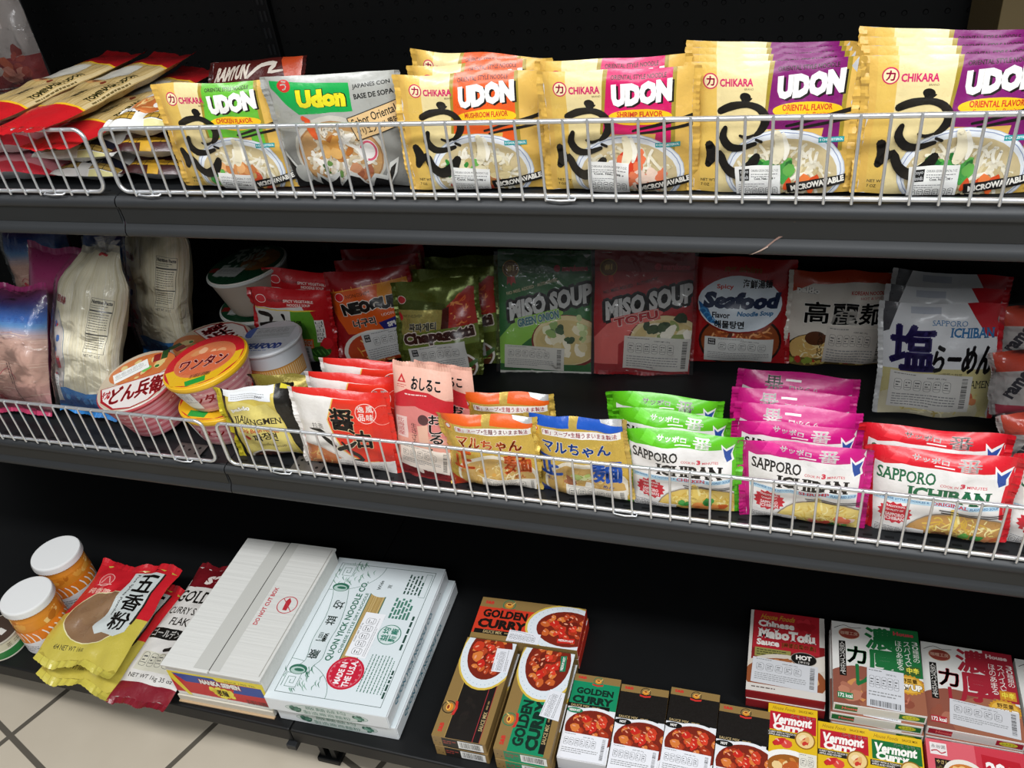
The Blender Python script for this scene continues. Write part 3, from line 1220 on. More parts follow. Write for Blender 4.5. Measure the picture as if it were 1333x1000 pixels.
def udon_art(panel, flavour, sub, chunks, soup='D2BF92', seed=1, dx=0):
    A = Art(150, 126, ('film',))
    D = dx
    A.rect(0, 0, 150, 126, 'DDB257')
    A.rect(7, 0, 60 + D, 126, 'E8D59C')
    A.rect(7, 0, 24, 126, 'E0BA5C')
    A.poly([(58 + D, 0), (64 + D, 0), (60 + D, 40), (58 + D, 62), (54 + D, 62), (56 + D, 40)], 'A08A2E')
    A.poly([(62.5 + D, 0), (126 + D, 0), (126 + D, 62), (57 + D, 62), (59 + D, 40)], panel)
    A.poly([(126 + D, 0), (130 + D, 0), (130 + D, 84), (112 + D, 84), (112 + D, 60), (126 + D, 60)], 'A08A2E')
    A.poly([(112 + D, 58), (126 + D, 58), (126 + D, 82), (108 + D, 82)], panel)
    A.rect(112, 88, 150, 126, 'D9AE50')
    A.text('ORIENTAL STYLE NOODLE', 66 + D, 5, 4.2, '2A1A12', 54, rot=-1.5, bold=0.02)
    A.text('UDON', 66.5 + D, 15.0, 22, '1A1411', 60, bold=0.09, rot=-5, shear=0.08)
    A.text('UDON', 64.5 + D, 13.5, 22, 'F4F1EC', 60, bold=0.085, rot=-5, shear=0.08)
    A.ring(18, 16.5, 7.4, 7.4, 1.2, 'C9185A')
    A.ell(18, 16.5, 6.2, 6.2, 'F3E3B4')
    A.text('カ', 14, 12.1, 8.6, 'C9185A', 8, bold=0.06)
    A.text('CHIKARA', 27, 14.5, 7.4, 'CC1C64', 32, bold=0.035)
    A.text('BRAND', 51, 23.5, 1.8, '57422A')
    A.ell(95 + D, 45, 32, 8.2, 'F5C21F')
    A.text(flavour, 95 + D, 39.2, 5.8, 'C8341E', 46, bold=0.03, al='c')
    A.text(sub, 95 + D, 46.4, 4.2, 'D0452A', 40, bold=0.01, shear=0.2, al='c')
    A.stroke([(150, 46), (122, 52), (92, 59)], [4.2, 3.6, 2.4], '1A1612')
    A.stroke([(150, 54), (124, 58), (97, 62)], [3.4, 3.0, 2.2], '1A1612')
    bowl_on(A, 84 + D * .5, 104, 58, 42, soup, seed, chunks)
    A.stroke([(84, 66), (88, 78), (84, 92)], [7, 12, 8], 'EFE5C6')
    A.stroke([(90, 66), (94, 80), (92, 90)], [3, 5, 3], 'FBF6E6')
    A.rect(112 + D * .7, 71, 136 + D * .7, 76, '1E9AA0')
    A.text('0 CHOLESTEROL', 113 + D * .7, 72.2, 2.4, 'E8F4F0', 22, bold=0.03)
    brush_udon(A, 6 + D * .4)
    A.text('NET WT.', 8, 112, 3.0, '3A2A18', bold=0.02)
    A.text('7 OZ', 8, 117, 3.0, '3A2A18', bold=0.02)
    A.turn(100, 122, -11)
    A.poly([(96, 114), (152, 116), (152, 125), (96, 124)], '14110F')
    A.text('MICROWAVABLE', 100, 116.6, 6.0, 'F4F0E6', 50, bold=0.05)
    A.straight()
    return A


GRN = ['2F8A35', '46A046', '1F6F2C', '6BB552']
CAR = ['E8622A', 'D94E1E', 'F08040']


def st_udon(x=50, y=92, r=2, w=44, h=36, seed=1, name='UDON 7 OZ', lg=False):
    A = Art(150, 126, ('paper',))
    A.turn(x, y, r)
    A.rect(x, y, x + w, y + h, 'F1F0EC')
    if lg:
        A.rect(x + 4, y + 3, x + 14, y + 15, '151515')
        A.text('toyo', x + 5, y + 4.5, 4, 'F0F0F0', 8)
        A.text('foods', x + 5, y + 9.5, 4, 'F0F0F0', 8)
    q = 16 if lg else 3
    A.text(name, x + q, y + 4, 2.4, '3A3A3A', w - q - 2)
    A.lines(x + q, y + 8.5, w - q - 3, 2, 2.3, 0.8, '777777', seed)
    A.text('Cont. Net.: 198 g', x + q + 3, y + 12, 3.0, '222222', w - q - 8, bold=0.03)
    A.lines(x + 3, y + 18, w * 0.6, 2, 2, 0.7, '888888', seed + 1)
    A.batteries(x + 2, y + 22, w - 4, 9, 6, wd=0.45)
    return A


P_CHK = packet('udon_packet', udon_art('63B332', 'CHICKEN FLAVOR', 'Saveur de poulet',
               [(-.1, .0, .5, .3, 8, ['E09A5C', 'D07E44', 'F0B478'], (4, 9)), (.35, .35, .4, .3, 6, ['D8532E', 'C8A060'], (4, 8)), (-.5, .2, .25, .25, 5, GRN, (3, 5))], seed=3, dx=-3),
               seed=1, T=0.022, stickers=[st_udon(52, 104, 3, name='UDON CHICKEN 7 OZ')], base='D9AE50')
row(P_CHK, 'noodle packet', None, [('yellow udon packet with a bright green panel, leftmost of the udon row', 0.141, 0.023, 0.001, 5.7, 1.0, 1.4)])

P_MUS = packet('udon_packet', udon_art('E4581C', 'MUSHROOM FLAVOR', 'Saveur de Champignon',
               [(.1, -.05, .5, .35, 9, ['E8DDB8', 'D6C490', 'C9B27A'], (5, 9)), (-.35, -.1, .35, .3, 6, GRN, (3, 5)), (-.1, .35, .5, .25, 6, ['C0452A', 'A8703C', 'D8C8A0'], (4, 8))], seed=5),
               seed=2, T=0.022, stickers=[st_udon(50, 98, 4, name='CHIKARA UDON MUSHROOM 7 OZ', seed=2)], base='D9AE50')
row(P_MUS, 'noodle packet', 'udon packets with an orange panel', [
    ('front yellow udon packet with an orange mushroom panel', 0.447, 0.022, 0.001, 6.0, 3.4, 1.8),
    ('yellow udon packet with an orange panel, middle of its file of three', 0.452, 0.054, 0.002, 1.8, 4.4, -0.5),
    ('yellow udon packet with an orange panel, rearmost of three and tilted', 0.428, 0.087, 0.003, -7.0, 4.3, 3.8)])

P_SHR = packet('udon_packet', udon_art('CC155F', 'SHRIMP FLAVOR', 'Saveur de pêches la crevette',
               [(.05, -.2, .25, .5, 7, ['E8502C', 'F07A50', 'D83E20'], (5, 9)), (.35, .1, .35, .3, 7, ['F2A27C', 'EE7F55', 'F6D8C4'], (4, 8)), (-.4, -.05, .25, .3, 7, ['1E3A22', '2E5A30', '17281A'], (3, 6)), (-.25, -.2, .2, .2, 4, ['F0E4A0', 'FFFFFF'], (3, 5))], seed=8, dx=4),
               seed=3, T=0.022, stickers=[st_udon(44, 90, 2, name='CHIKARA UDON SHRIMP 7 OZ', seed=3)], base='D9AE50')
row(P_SHR, 'noodle packet', 'udon packets with a pink panel', [
    ('front yellow udon packet with a crimson pink shrimp panel', 0.608, 0.022, 0.0, 0.6, 0.5, 1.0),
    ('yellow udon packet with a crimson pink panel, behind the shrimp one', 0.597, 0.053, 0.001, -1.4, 2.8, 0.0)])

P_ORI = packet('udon_packet', udon_art('7B1767', 'ORIENTAL FLAVOR', 'Saveur de Bonito',
               [(-.15, -.1, .4, .3, 11, GRN, (4, 8)), (-.3, .2, .3, .2, 5, CAR, (4, 7)), (.3, .25, .3, .2, 4, CAR, (4, 8)), (-.5, .05, .2, .3, 5, ['F4EBC0', 'E2D796'], (4, 7))], seed=11, dx=15),
               seed=4, T=0.017, stickers=[st_udon(44, 98, -3, name='CHIKARA UDON ORIENTAL 7 OZ', lg=True, seed=4)], base='D9AE50')
row(P_ORI, 'noodle packet', 'udon packets with a purple panel', [
    ('front yellow udon packet with a purple panel, beside the pink ones', 0.758, 0.022, 0.0, -3.6, 6.5, -1.0),
    ('second yellow udon packet in the left file with purple panels', 0.754, 0.046, 0.0, -4.6, 5.4, -0.4),
    ('third yellow udon packet in the left file with purple panels', 0.750, 0.069, 0.0, -5.4, 4.2, 0.3),
    ('rearmost yellow udon packet in the left file with purple panels', 0.747, 0.092, 0.0, -6.0, 3.0, 1.0),
    ('front yellow udon packet with a purple panel at the right edge', 0.916, 0.022, 0.0, 3.0, 6.0, 1.0),
    ('second yellow udon packet in the right file with purple panels', 0.913, 0.047, 0.001, 4.0, 4.6, 2.4),
    ('third yellow udon packet in the right file with purple panels', 0.909, 0.071, 0.002, 5.0, 3.4, 3.6),
    ('rearmost yellow udon packet in the right file with purple panels', 0.905, 0.095, 0.004, 6.0, 2.4, 5.0)])


def grey_udon_art():
    A = Art(156, 131, ('film',))
    A.rect(0, 0, 156, 136, '8F8F8A')
    A.rect(0, 0, 156, 60, 'A9A9A2')
    A.poly([(4, 4), (104, 8), (104, 38), (36, 40), (28, 32), (4, 12)], '16A24A')
    A.ell(24, 9, 9, 6, 'C8302A')
    A.text('う', 20, 4, 9, 'F0E8DC', 8, bold=0.03)
    A.text('Udon', 37, 12, 21, '0E0E0C', 62, bold=0.10, shear=0.05)
    A.text('Udon', 37.6, 12.6, 20, 'E8DC28', 60, bold=0.075, shear=0.05)
    A.text('JAPANES CON', 108, 10, 5.6, '1E1E1C', 42, bold=0.02, rot=-3)
    A.text('BASE DE SOPA', 108, 20, 6, '1E1E1C', 44, bold=0.03, rot=-3)
    A.ell(74, 88, 58, 46, 'C8C4B8')
    A.ell(74, 90, 54, 42, 'A87C50')
    A.ell(74, 90, 52, 40, 'C79A64')
    A.noodles(74, 92, 48, 36, 60, ['F2EADA', 'E4D8C0', 'D8C8A8', 'FAF6EC'], 4.2, 4)
    A.noodles(70, 64, 24, 12, 14, ['F4EEE0', 'E6DCC8'], 4.0, 6)
    A.blobs(74, 80, 26, 18, 10, ['D99A48', 'C98438', 'E8B468', 'B87030'], (6, 12), 3)
    A.blobs(100, 108, 20, 14, 6, ['C07850', 'A86040', 'D89870'], (5, 9), 5)
    A.stroke([(43, 46), (47, 56), (50, 66)], [5, 9, 6], 'E0602E')
    A.stroke([(40, 44), (47, 47)], [6, 3], 'D84E26')
    A.ell(112, 84, 11, 13, 'F4F0EC')
    A.ring(112, 84, 10, 12, 2.6, 'E05A78', a0=200, a1=470)
    A.blobs(62, 104, 14, 14, 7, ['4C7A34', '6A9448', '38602A'], (3, 5), 8)
    A.poly([(0, 84), (6, 92), (14, 104), (24, 110), (34, 120), (38, 108), (48, 116), (58, 112), (70, 106), (66, 122), (82, 106), (90, 110), (100, 124), (112, 112), (126, 116), (134, 100), (146, 94), (140, 112), (128, 128), (128, 136), (0, 136)], 'DCDCD6')
    A.poly([(0, 90), (6, 98), (14, 110), (24, 116), (36, 128), (40, 114), (48, 124), (60, 118), (68, 112), (62, 128), (82, 112), (92, 116), (102, 132), (112, 118), (126, 122), (134, 106), (142, 100), (136, 114), (124, 132), (122, 136), (0, 136)], '12100F')
    A.ell(18, 112, 12, 12, 'BDBDB6')
    A.turn(100, 48, -14)
    A.rect(96, 44, 156, 72, '1A1612')
    A.rect(97, 45, 155, 71, 'E2BE88')
    A.text('Sabor Oriental', 100, 47, 9.5, '1A1612', 52, bold=0.015)
    A.text('オリエンタル風味', 100, 59.5, 9, '1A1612', 52, bold=0.02)
    A.straight()
    return A


P_GRY = packet('udon_packet', grey_udon_art(), T=0.028, seed=6, base='8E8E88', back='777772', sealcol='9A9A95')
row(P_GRY, 'noodle packet', None, [('grey udon packet with a green header and tempura bowl picture', 0.291, 0.030, 0.0, 2.8, -2, -0.7)])


# dark maroon packet lying behind the first udon packets
def maroon_art():
    A = Art(150, 120, ('film',))
    A.rect(0, 0, 150, 120, '4A1714')
    A.text('RAMYUN', 8, 10, 22, 'CFC3B4', 60, bold=0.05, shear=0.2)
    A.stroke([(70, 30), (90, 14), (112, 12), (104, 24), (124, 22)], [4, 6, 7, 5, 3], 'C9BEB2')
    A.poly([(118, 0), (150, 0), (150, 60), (130, 34)], 'B4421E')
    A.ell(80, 80, 50, 34, '6A2A1A')
    A.noodles(80, 80, 44, 28, 26, ['C8955A', 'B07A40'], 3, 2)
    return A


o = pose(packet('ramen_packet', maroon_art(), seed=9, base='4A1714', sealcol='3A100E'), 0.066, 0.158, 0.004, -6, 40, -4)
tag(o, 'dark maroon packet with pale lettering, leaning behind the green panelled udon', 'noodle packet')


# ---------------------------------------------------------------- long dry noodle packs with red ends
def stick_pack(name, label, spots, seed):
    w, L, T = 0.082, 0.285, 0.022
    A = Art(82, 285, ('film',))
    A.rect(0, 0, 82, 285, 'BBA069')
    r = random.Random(seed)
    for k in range(40):
        x = r.uniform(0, 82)
        A.rect(x, 0, x + r.uniform(0.5, 1.6), 285, r.choice(['C9B07C', 'AC9058', 'D2BC8C', 'A48850']))
    A.rect(0, 222, 82, 227, 'E8B82A')
    A.rect(0, 226, 82, 285, 'C21E24')
    A.rect(0, 54, 82, 59, 'E8B82A')
    A.rect(0, 0, 82, 55, 'A81B20')
    A.poly([(8, 75), (52, 66), (56, 110), (40, 126), (8, 120)], 'C2BEB2')
    A.blobs(30, 140, 22, 14, 9, ['9A4A2C', 'B8642E', '7A3420', 'C8955A'], (4, 9), seed)
    A.turn(66, 205, -90)
    A.text('TOMINAGA UDON', 66, 205, 9, '2C2A12', 100, bold=0.05)
    A.lines(66, 217, 90, 1, 3, 2.0, '6A5A34', 2)
    A.straight()
    A.turn(40, 200, -90)
    A.text('饂飩', 40, 200, 10, '5C5030', 26, bold=0.03)
    A.straight()
    o = packet(name, A, T=T, seal='tb', seed=seed, N=10, Mm=30, taper=0, base='BBA069', back='A88E58', sealcol=('A81B20', 'C21E24'), sealw=0.02, boxy=3.0, wob=0.002)
    return o


P = stick_pack('noodle_bundle', '', None, 12)
row(P, 'noodle packet', 'long flat dry noodle packs', [
    ('long dry noodle pack with red ends, on top and nearest the udon packets', -0.136, 0.002, 0.086, -3, 89, 0),
    ('long dry noodle pack with red ends, second from the udon packets, at the far left', -0.228, 0.002, 0.091, -4, 89, 0),
    ('long dry noodle pack with red ends, undermost, showing its lower side print', -0.108, 0.012, 0.061, -4, 89, 0)])


# ---------------------------------------------------------------- flat ramen packs stacked on their backs
def flat_pack(col, band, wht, text, egg, seed, foot=('F0EEE8', 'E6DFA0', 'E4E2DC')):
    A = Art(108, 120, ('film',))
    A.rect(0, 0, 108, 120, wht)
    if egg:
        A.ell(58, 66, 46, 34, 'D98A50')
        A.ell(58, 66, 42, 30, 'C8703A')
        A.noodles(52, 66, 38, 26, 18, ['E8C080', 'D8A860'], 3, seed)
        A.ell(66, 70, 17, 14, 'F6F0E6')
        A.ell(66, 70, 9, 8, 'EFA030')
        A.poly([(0, 74), (20, 80), (50, 104), (108, 90), (108, 120), (0, 120)], 'F2F0EC')
        A.text('らーめん', 4, 98, 8, '1A1512', 50, bold=0.05)
    A.rect(0, 88 if not egg else 107, 108, 104 if not egg else 109, col)
    if text:
        A.text(text, 14, 92, 8, 'E8E4DA', 60, bold=0.04)
    A.rect(0, 100, 108, 112, '1C140C')
    for k in range(9):
        A.rect(1 + k * 12, 101.5, 12 + k * 12, 111, band)
        A.rect(1 + k * 12, 105, 12 + k * 12, 106, '6A5020')
    A.rect(0, 112, 108, 120, foot[0])
    A.rect(64, 113, 108, 120, foot[1])
    A.rect(44, 100, 62, 120, foot[2])
    return A


def flat_spot(o, label, x, z, yaw, y=0.028):
    pose(o, x, y, z, yaw, 86, 0)
    tag(o, label, 'noodle packet', 'flat ramen packs stacked on the top shelf')


FP1 = packet('ramen_packet', flat_pack('3A1418', 'B8923A', 'E8E6E0', '', True, 3), T=0.028, seed=21, base='E8E6E0', taper=0, boxy=6)
flat_spot(FP1, 'white ramen packet with an egg bowl, on top of the right stack', 0.010, 0.074, -3)
FP2 = packet('ramen_packet', flat_pack('3A1016', 'C79A2C', '4A1A1E', '', False, 4, ('3A1416', '42181A', 'C79A2C')), T=0.026, seed=22, base='3A1418', taper=0, boxy=6)
flat_spot(FP2, 'maroon and gold ramen packet, middle of the right stack', 0.012, 0.0445, 2)
o = twin(FP2)
flat_spot(o, 'maroon and gold ramen packet at the bottom of the right stack', 0.010, 0.0150, -1)
FP3 = packet('ramen_packet', flat_pack('1E2238', 'A88C4A', 'E4E4E0', 'フーメン(1食)', False, 5), T=0.022, seed=23, base='D8D8D2', taper=0, boxy=6)
flat_spot(FP3, 'white and navy ramen packet on top of the left stack', -0.112, 0.0375, 3)
o = twin(FP3)
flat_spot(o, 'white and navy ramen packet at the bottom of the left stack', -0.106, 0.0125, -2)


# ---------------------------------------------------------------- pink and red bag at the left end of the fence
def pinkbag_art():
    A = Art(150, 130, ('film',))
    A.rect(0, 0, 150, 130, 'D02A3C')
    A.poly([(0, 20), (60, 14), (110, 30), (150, 26), (150, 60), (90, 70), (0, 56)], 'E07F8C')
    A.poly([(0, 84), (50, 76), (120, 92), (150, 88), (150, 118), (0, 122)], 'D98C94')
    A.poly([(0, 60), (70, 66), (150, 62), (150, 76), (60, 74), (0, 70)], 'C21A2C')
    A.rect(96, 92, 116, 98, '28306A')
    A.text('麺', 40, 90, 20, 'C8203A', 20)
    return A


PB = packet('noodle_bag', pinkbag_art(), T=0.034, seed=31, base='D03A4A', boxy=5, crumple=1.6)
row(PB, 'noodle bag', 'crumpled pink and red bags', [
    ('crumpled pink and red bag lying uppermost at the left end of the fence', -0.236, 0.030, 0.053, 4, 86, 0),
    ('crumpled pink and red bag lying underneath at the left end of the fence', -0.232, 0.026, 0.018, -2, 88, 0)])


# ---------------------------------------------------------------- tall clear bag at the upper left, carton at the upper right
def crackerbag_art():
    A = Art(170, 210, ('haze',))
    A = Art(170, 210, ('film',))
    A.rect(0, 0, 170, 210, 'B9B0AA')
    A.rect(0, 140, 170, 200, '8E2422')
    for (x, y, w) in ((84, 30, 34), (134, 42, 24), (84, 56, 34), (100, 84, 34)):
        A.rect(x - 2, y - 2, x + w + 2, y + 11, 'E4DCD8')
        A.rect(x, y, x + w, y + 9, 'C02A30')
    A.blobs(110, 150, 50, 44, 16, ['A8402C', 'C86848', '8E3024', 'D8907A', 'C8B8AC'], (8, 18), 4)
    A.blobs(60, 160, 40, 30, 10, ['9A3A2A', 'B85840', 'D0A898'], (8, 14), 5)
    A.lines(20, 186, 120, 2, 6, 2, 'D8C8C0', 3)
    return A


o = packet('cracker_bag', crackerbag_art(), T=0.05, seal='tb', seed=33, N=18, Mm=22, base='B9B0AA', sealcol='C9C2BE', taper=0.02, clear='clear', crumple=1.5)
pose(o, -0.492, 0.330, 0.020, 4, 4, -3)
tag(o, 'tall clear bag of red crackers standing at the upper left', 'food bag')

A = Art(150, 190, ('card',))
A.lines(15, 120, 110, 5, 9, 3, '5A4A30', 2)
A.rect(15, 30, 110, 84, '6E5A3A')
A.text('米粉', 24, 40, 34, 'A48C5C', 70, bold=0.03)
o = carton('shipping_box', 0.15, 0.11, 0.20, '83704C', {'front': A}, mat='card')
pose(o, 1.055, 0.365, 0.0, 8, 0, 0)
tag(o, 'brown cardboard box at the back in the upper right corner', 'box')

# ================================================================ MIDDLE SHELF, FRONT ROW
def ichiban_art(main, letters, flavour, chunks, soup, seed, w=142):
    A = Art(w, 122, ('film',))
    k = w / 142
    A.rect(0, 0, w, 122, 'F2EEEA')
    A.poly([(0, 0), (w, 0), (w, 15), (w * .93, 19), (w * .8, 20), (w * .6, 18), (w * .4, 18.5), (w * .22, 17), (w * .1, 20), (0, 17)], main)
    A.rect(0, 0, 5, 122, main)
    A.rect(w - 5, 0, w, 122, main)
    A.poly([(w * .2, 0), (w * .3, 5), (w * .26, 16), (w * .14, 13)], tuple(min(1, c * 1.25 + .02) for c in lin(main)))
    A.text('サッポロ', w * .3, 4.0, 6.6, 'F6F2EE', w * .26, bold=0.05, rot=3)
    A.rect(w * .46, 14, w * .6, 15.6, 'F6F2EE')
    A.text('番', w * .62, 3, 14.5, 'F6F2EE', w * .17, bold=0.022, rot=3)
    A.poly([(w * .87, 10), (w * .915, 18), (w * .99, 11), (w * .97, 26), (w * .985, 36), (w * .915, 44), (w * .885, 32)], 'F4F2F0')
    A.poly([(w * .885, 16), (w * .918, 22), (w * .98, 16), (w * .955, 27), (w * .965, 35), (w * .92, 39), (w * .9, 30)], '2A4FA0')
    A.text('SAPPORO', 9, 23.5, 17, letters, 60 * k, bold=0.02, serif=True, rot=1.5)
    A.text('ICHIBAN', 40 * k, 45, 18.5, letters, 86 * k, bold=0.045, serif=True, rot=1)
    A.text('COOK IN', 73 * k, 38, 3.8, 'D8304A', 18 * k, bold=0.01)
    A.text('3', 93 * k, 34.5, 8, 'D8304A', 5 * k, bold=0.06)
    A.text('MINUTES', 100 * k, 38.6, 3.8, 'D8304A', 20 * k, bold=0.01)
    A.rect(6, 65.5, w - 6, 72, 'B9D9EA')
    A.text('JAPANESE STYLE NOODLES &', 9, 66.5, 3.6, '2F6EA6', 56 * k, bold=0.02)
    A.text(flavour, 67 * k, 65.9, 5.0, 'C8283C', 37 * k, bold=0.03, serif=True)
    A.text('FLAVORED SOUP', 106 * k, 67.1, 3.6, '2F6EA6', 30 * k, bold=0.02)
    A.ell(98 * k, 116, 60 * k, 39, 'E4E2DE')
    A.ell(98 * k, 116, 58 * k, 37, '9A8A7A')
    A.ell(98 * k, 117, 57 * k, 36, soup)
    A.noodles(98 * k, 106, 48 * k, 24, 70, ['F2DC84', 'E6C45C', 'F8EAA8', 'DDB448'], 1.7, seed)
    A.stroke([(90 * k, 76), (93 * k, 90), (90 * k, 100)], [6, 9, 9], 'EFD06A')
    A.stroke([(94 * k, 76), (97 * k, 92)], [2, 3], 'F8E8A0')
    A.stroke([(76 * k, 77), (104 * k, 78), (w, 81)], 1.3, '2A211C')
    A.stroke([(78 * k, 80), (106 * k, 81), (w, 84)], 1.3, '2A211C')
    for (cx, cy, rx, ry, n, cols, size) in chunks:
        A.blobs(cx * k, cy, rx, ry, n, cols, size, seed + n)
    A.burst(31, 88, 17, 20.5, 15, 'CE2436', ry=.78)
    for i, (t, hh, ww) in enumerate((('TRADITIONAL', 2.8, 24), ('QUALITY OF', 2.8, 20), ('SAPPORO', 4.4, 22), ('ICHIBAN', 4.4, 24))):
        A.text(t, 31, 77 + i * 5.6, hh * 1.1, 'F8E6E4', ww, bold=0.03, al='c', serif=i > 1)
    return A


def ichiban_back(main, w=142):
    A = Art(w, 122, ('film',))
    A.rect(0, 0, w, 122, 'EAE4E2')
    A.rect(0, 0, w, 24, main)
    A.turn(w / 2, 12, 180)
    A.text('サッポロ', w * .3, 3, 8.4, 'F6F2EE', w * .26, bold=0.05)
    A.rect(w * .46, 15, w * .6, 17, 'F6F2EE')
    A.text('番', w * .62, 2, 18, 'F6F2EE', w * .17, bold=0.022)
    A.straight()
    A.lines(10, 28, w * .24, 6, 3, 1.2, '6A6A6A', 3)
    A.rect(w * .44, 25, w * .66, 30, '1C1A1A')
    A.barcode(w * .68, 30, 30, 16)
    return A


def st_ichi(w=142, seed=1):
    A = Art(w, 122, ('paper',))
    A.turn(8, 106, 2)
    A.rect(7, 106.5, 66, 122, 'F2F0EE')
    A.lines(9, 108, 50, 1, 2, 0.8, '777777', seed)
    A.batteries(8, 110.5, 40, 9.5, 5, col='555555', wd=0.45)
    A.text('100 g', 52, 114, 4.2, '333333', 12, bold=0.02)
    return A


KW = dict(sealw=0.0085, T=0.028, boxy=5.0, taper=0.04, crumple=1.25)
G1 = packet('ramen_packet', ichiban_art('5FBE1E', '1D1A18', 'CHICKEN', [(112, 112, 26, 8, 7, ['E07A34', 'D8662A', 'E8944C'], (5, 10)), (88, 116, 20, 6, 4, ['D88A3C', 'EAC060'], (5, 9)), (120, 104, 22, 7, 4, GRN, (4, 8)), (78, 106, 12, 5, 3, GRN, (4, 7))], 'E4C468', 7),
            seed=41, stickers=[st_ichi(seed=2)], base='5FBE1E', sealcol='55B01A', **KW)
row(G1, 'ramen packet', 'ramen packets with a bright green top band', [
    ('front ramen packet with a bright green top band', 0.671, 0.024, ZM, -1, 4, -1.1),
    ('second ramen packet with a bright green top band, behind the front one', 0.650, 0.060, ZM + 0.003, 1, 4, 2.5),
    ('rearmost ramen packet with a bright green top band', 0.635, 0.096, ZM + 0.002, 0, 4, 1.7)])

P1 = packet('ramen_packet', ichiban_art('C8187C', '1D1A18', 'SHRIMP', [(96, 116, 18, 6, 8, ['E8705A', 'D84E3C', 'F0A08A'], (3, 7)), (126, 108, 14, 7, 5, ['F0A080', 'F6D8C8', 'E87858'], (4, 8)), (114, 118, 16, 5, 4, GRN, (4, 7))], 'EBD27C', 9),
            seed=42, stickers=[st_ichi(seed=3)], base='C8187C', sealcol='B81470', backart=ichiban_back('C8187C'), back='EAE4E2', **KW)
row(P1, 'ramen packet', 'ramen packets with a pink top band', [
    ('front ramen packet with a pink top band, standing at the fence', 0.823, 0.024, ZM, -3.5, 4, -1.6),
    ('second ramen packet with a pink top band, behind the front one', 0.808, 0.058, ZM + 0.003, -1, 4, 0.8),
    ('pink ramen packet turned backwards, third in its file', 0.805, 0.092, ZM + 0.003, 179, -4, -1.6),
    ('pink ramen packet turned backwards, fourth in its file', 0.800, 0.126, ZM + 0.003, 180, -4, -1.0),
    ('pink ramen packet turned backwards, rearmost and highest of its file', 0.801, 0.160, ZM + 0.008, 180, -4, -2.6)])

R1 = packet('ramen_packet', ichiban_art('D81E2C', '1F6A44', 'ORIGINAL', [(112, 114, 22, 7, 5, GRN, (5, 9)), (132, 116, 14, 6, 5, ['C86A3C', 'D8905C', 'B85830'], (4, 8)), (82, 116, 14, 5, 4, ['B07848', '8E5A34'], (4, 8))], 'C99858', 13, w=152),
            seed=43, stickers=[st_ichi(152, seed=4)], base='D81E2C', sealcol='C81824', **KW)
row(R1, 'ramen packet', 'ramen packets with a red top band', [
    ('front ramen packet with a red top band and green lettering', 0.977, 0.026, ZM, -5, 7, -3),
    ('ramen packet with a red top band, behind the front red one', 0.970, 0.060, ZM + 0.006, -5, 7, -3),
    ('red ramen packet cut off by the right edge at the fence', 1.127, 0.028, ZM, -4, 7, 1)])


# ---------------------------------------------------------------- gold foil packets
def maru_art(main, dark, w, h, seed, chunks):
    A = Art(w, h, ('foil', 'film'))
    A.mat = 0
    A.rect(0, 0, w, h, 'DDBB58')
    A.mat = 1
    A.poly([(0, 0), (w, 0), (w, 17), (w * .7, 15), (w * .55, 13), (w * .12, 14), (0, 12)], main)
    A.mat = 0
    A.poly([(w * .46, 0), (w * .56, 0), (w * .55, 18), (w * .47, 18)], 'D8B85C')
    A.poly([(w * .78, 0), (w, 0), (w, 10), (w * .8, 4)], 'D0D0CE')
    A.mat = 1
    A.rect(w * .16, 17, w * .98, 27, 'F0EAE4')
    A.text('「新」スープ×生麺うまいまま製法', w * .17, 18.4, 7, 'C8324A', w * .78, bold=0.02)
    A.rect(3, 14, w * .13, 28, 'E0B040')
    A.ell(w * .075, 19, 5, 4.6, 'F6F0E6')
    A.ring(w * .075, 19, 5, 4.6, 1.4, 'D8341E')
    A.text('マルちゃん', w * .15, 34, 17, main, w * .72, bold=0.055, rot=1, edge=('F6EBCB', 1.2))
    A.ell(w * .55, h * .84, w * .46, h * .34, 'EFE6D2')
    A.ell(w * .55, h * .86, w * .43, h * .31, 'CFA860')
    A.noodles(w * .55, h * .8, w * .36, h * .22, 44, ['E8CE8C', 'D8B464', 'F2E2B4', 'C89C4C'], 1.6, seed)
    for (cx, cy, rx, ry, n, cols, size) in chunks:
        A.blobs(w * cx, h * cy, rx, ry, n, cols, size, seed + n)
    A.text('正', w * .08, h * .46, h * .25, main, w * .24, bold=0.07, edge=('F4E4B4', 0.8))
    A.text('麺', w * .66, h * .48, h * .27, main, w * .29, bold=0.05, edge=('F4E4B4', 0.8))
    A.text('せい', w * .13, h * .74, 6, main, 13, bold=0.03)
    A.text('めん', w * .76, h * .78, 6.5, main, 15, bold=0.03)
    A.poly([(0, h * .86), (w * .14, h * .92), (w * .2, h), (0, h)], dark)
    return A


def st_low(w, h, x, y, sw, sh, r, seed=1, n=5, bar=True):
    A = Art(w, h, ('paper',))
    A.turn(x, y, r)
    A.rect(x, y, x + sw, y + sh, 'EEE8DC')
    A.lines(x + 3, y + 2, sw * .7, 1, 2, 0.7, '777777', seed)
    A.batteries(x + 3, y + 5, sw * .78, sh * .55, n, col='6A6A6A', wd=0.45)
    if bar:
        A.barcode(x + sw * .9, y + 3, sw * .06, sh * .7, vert=True, seed=seed)
    return A


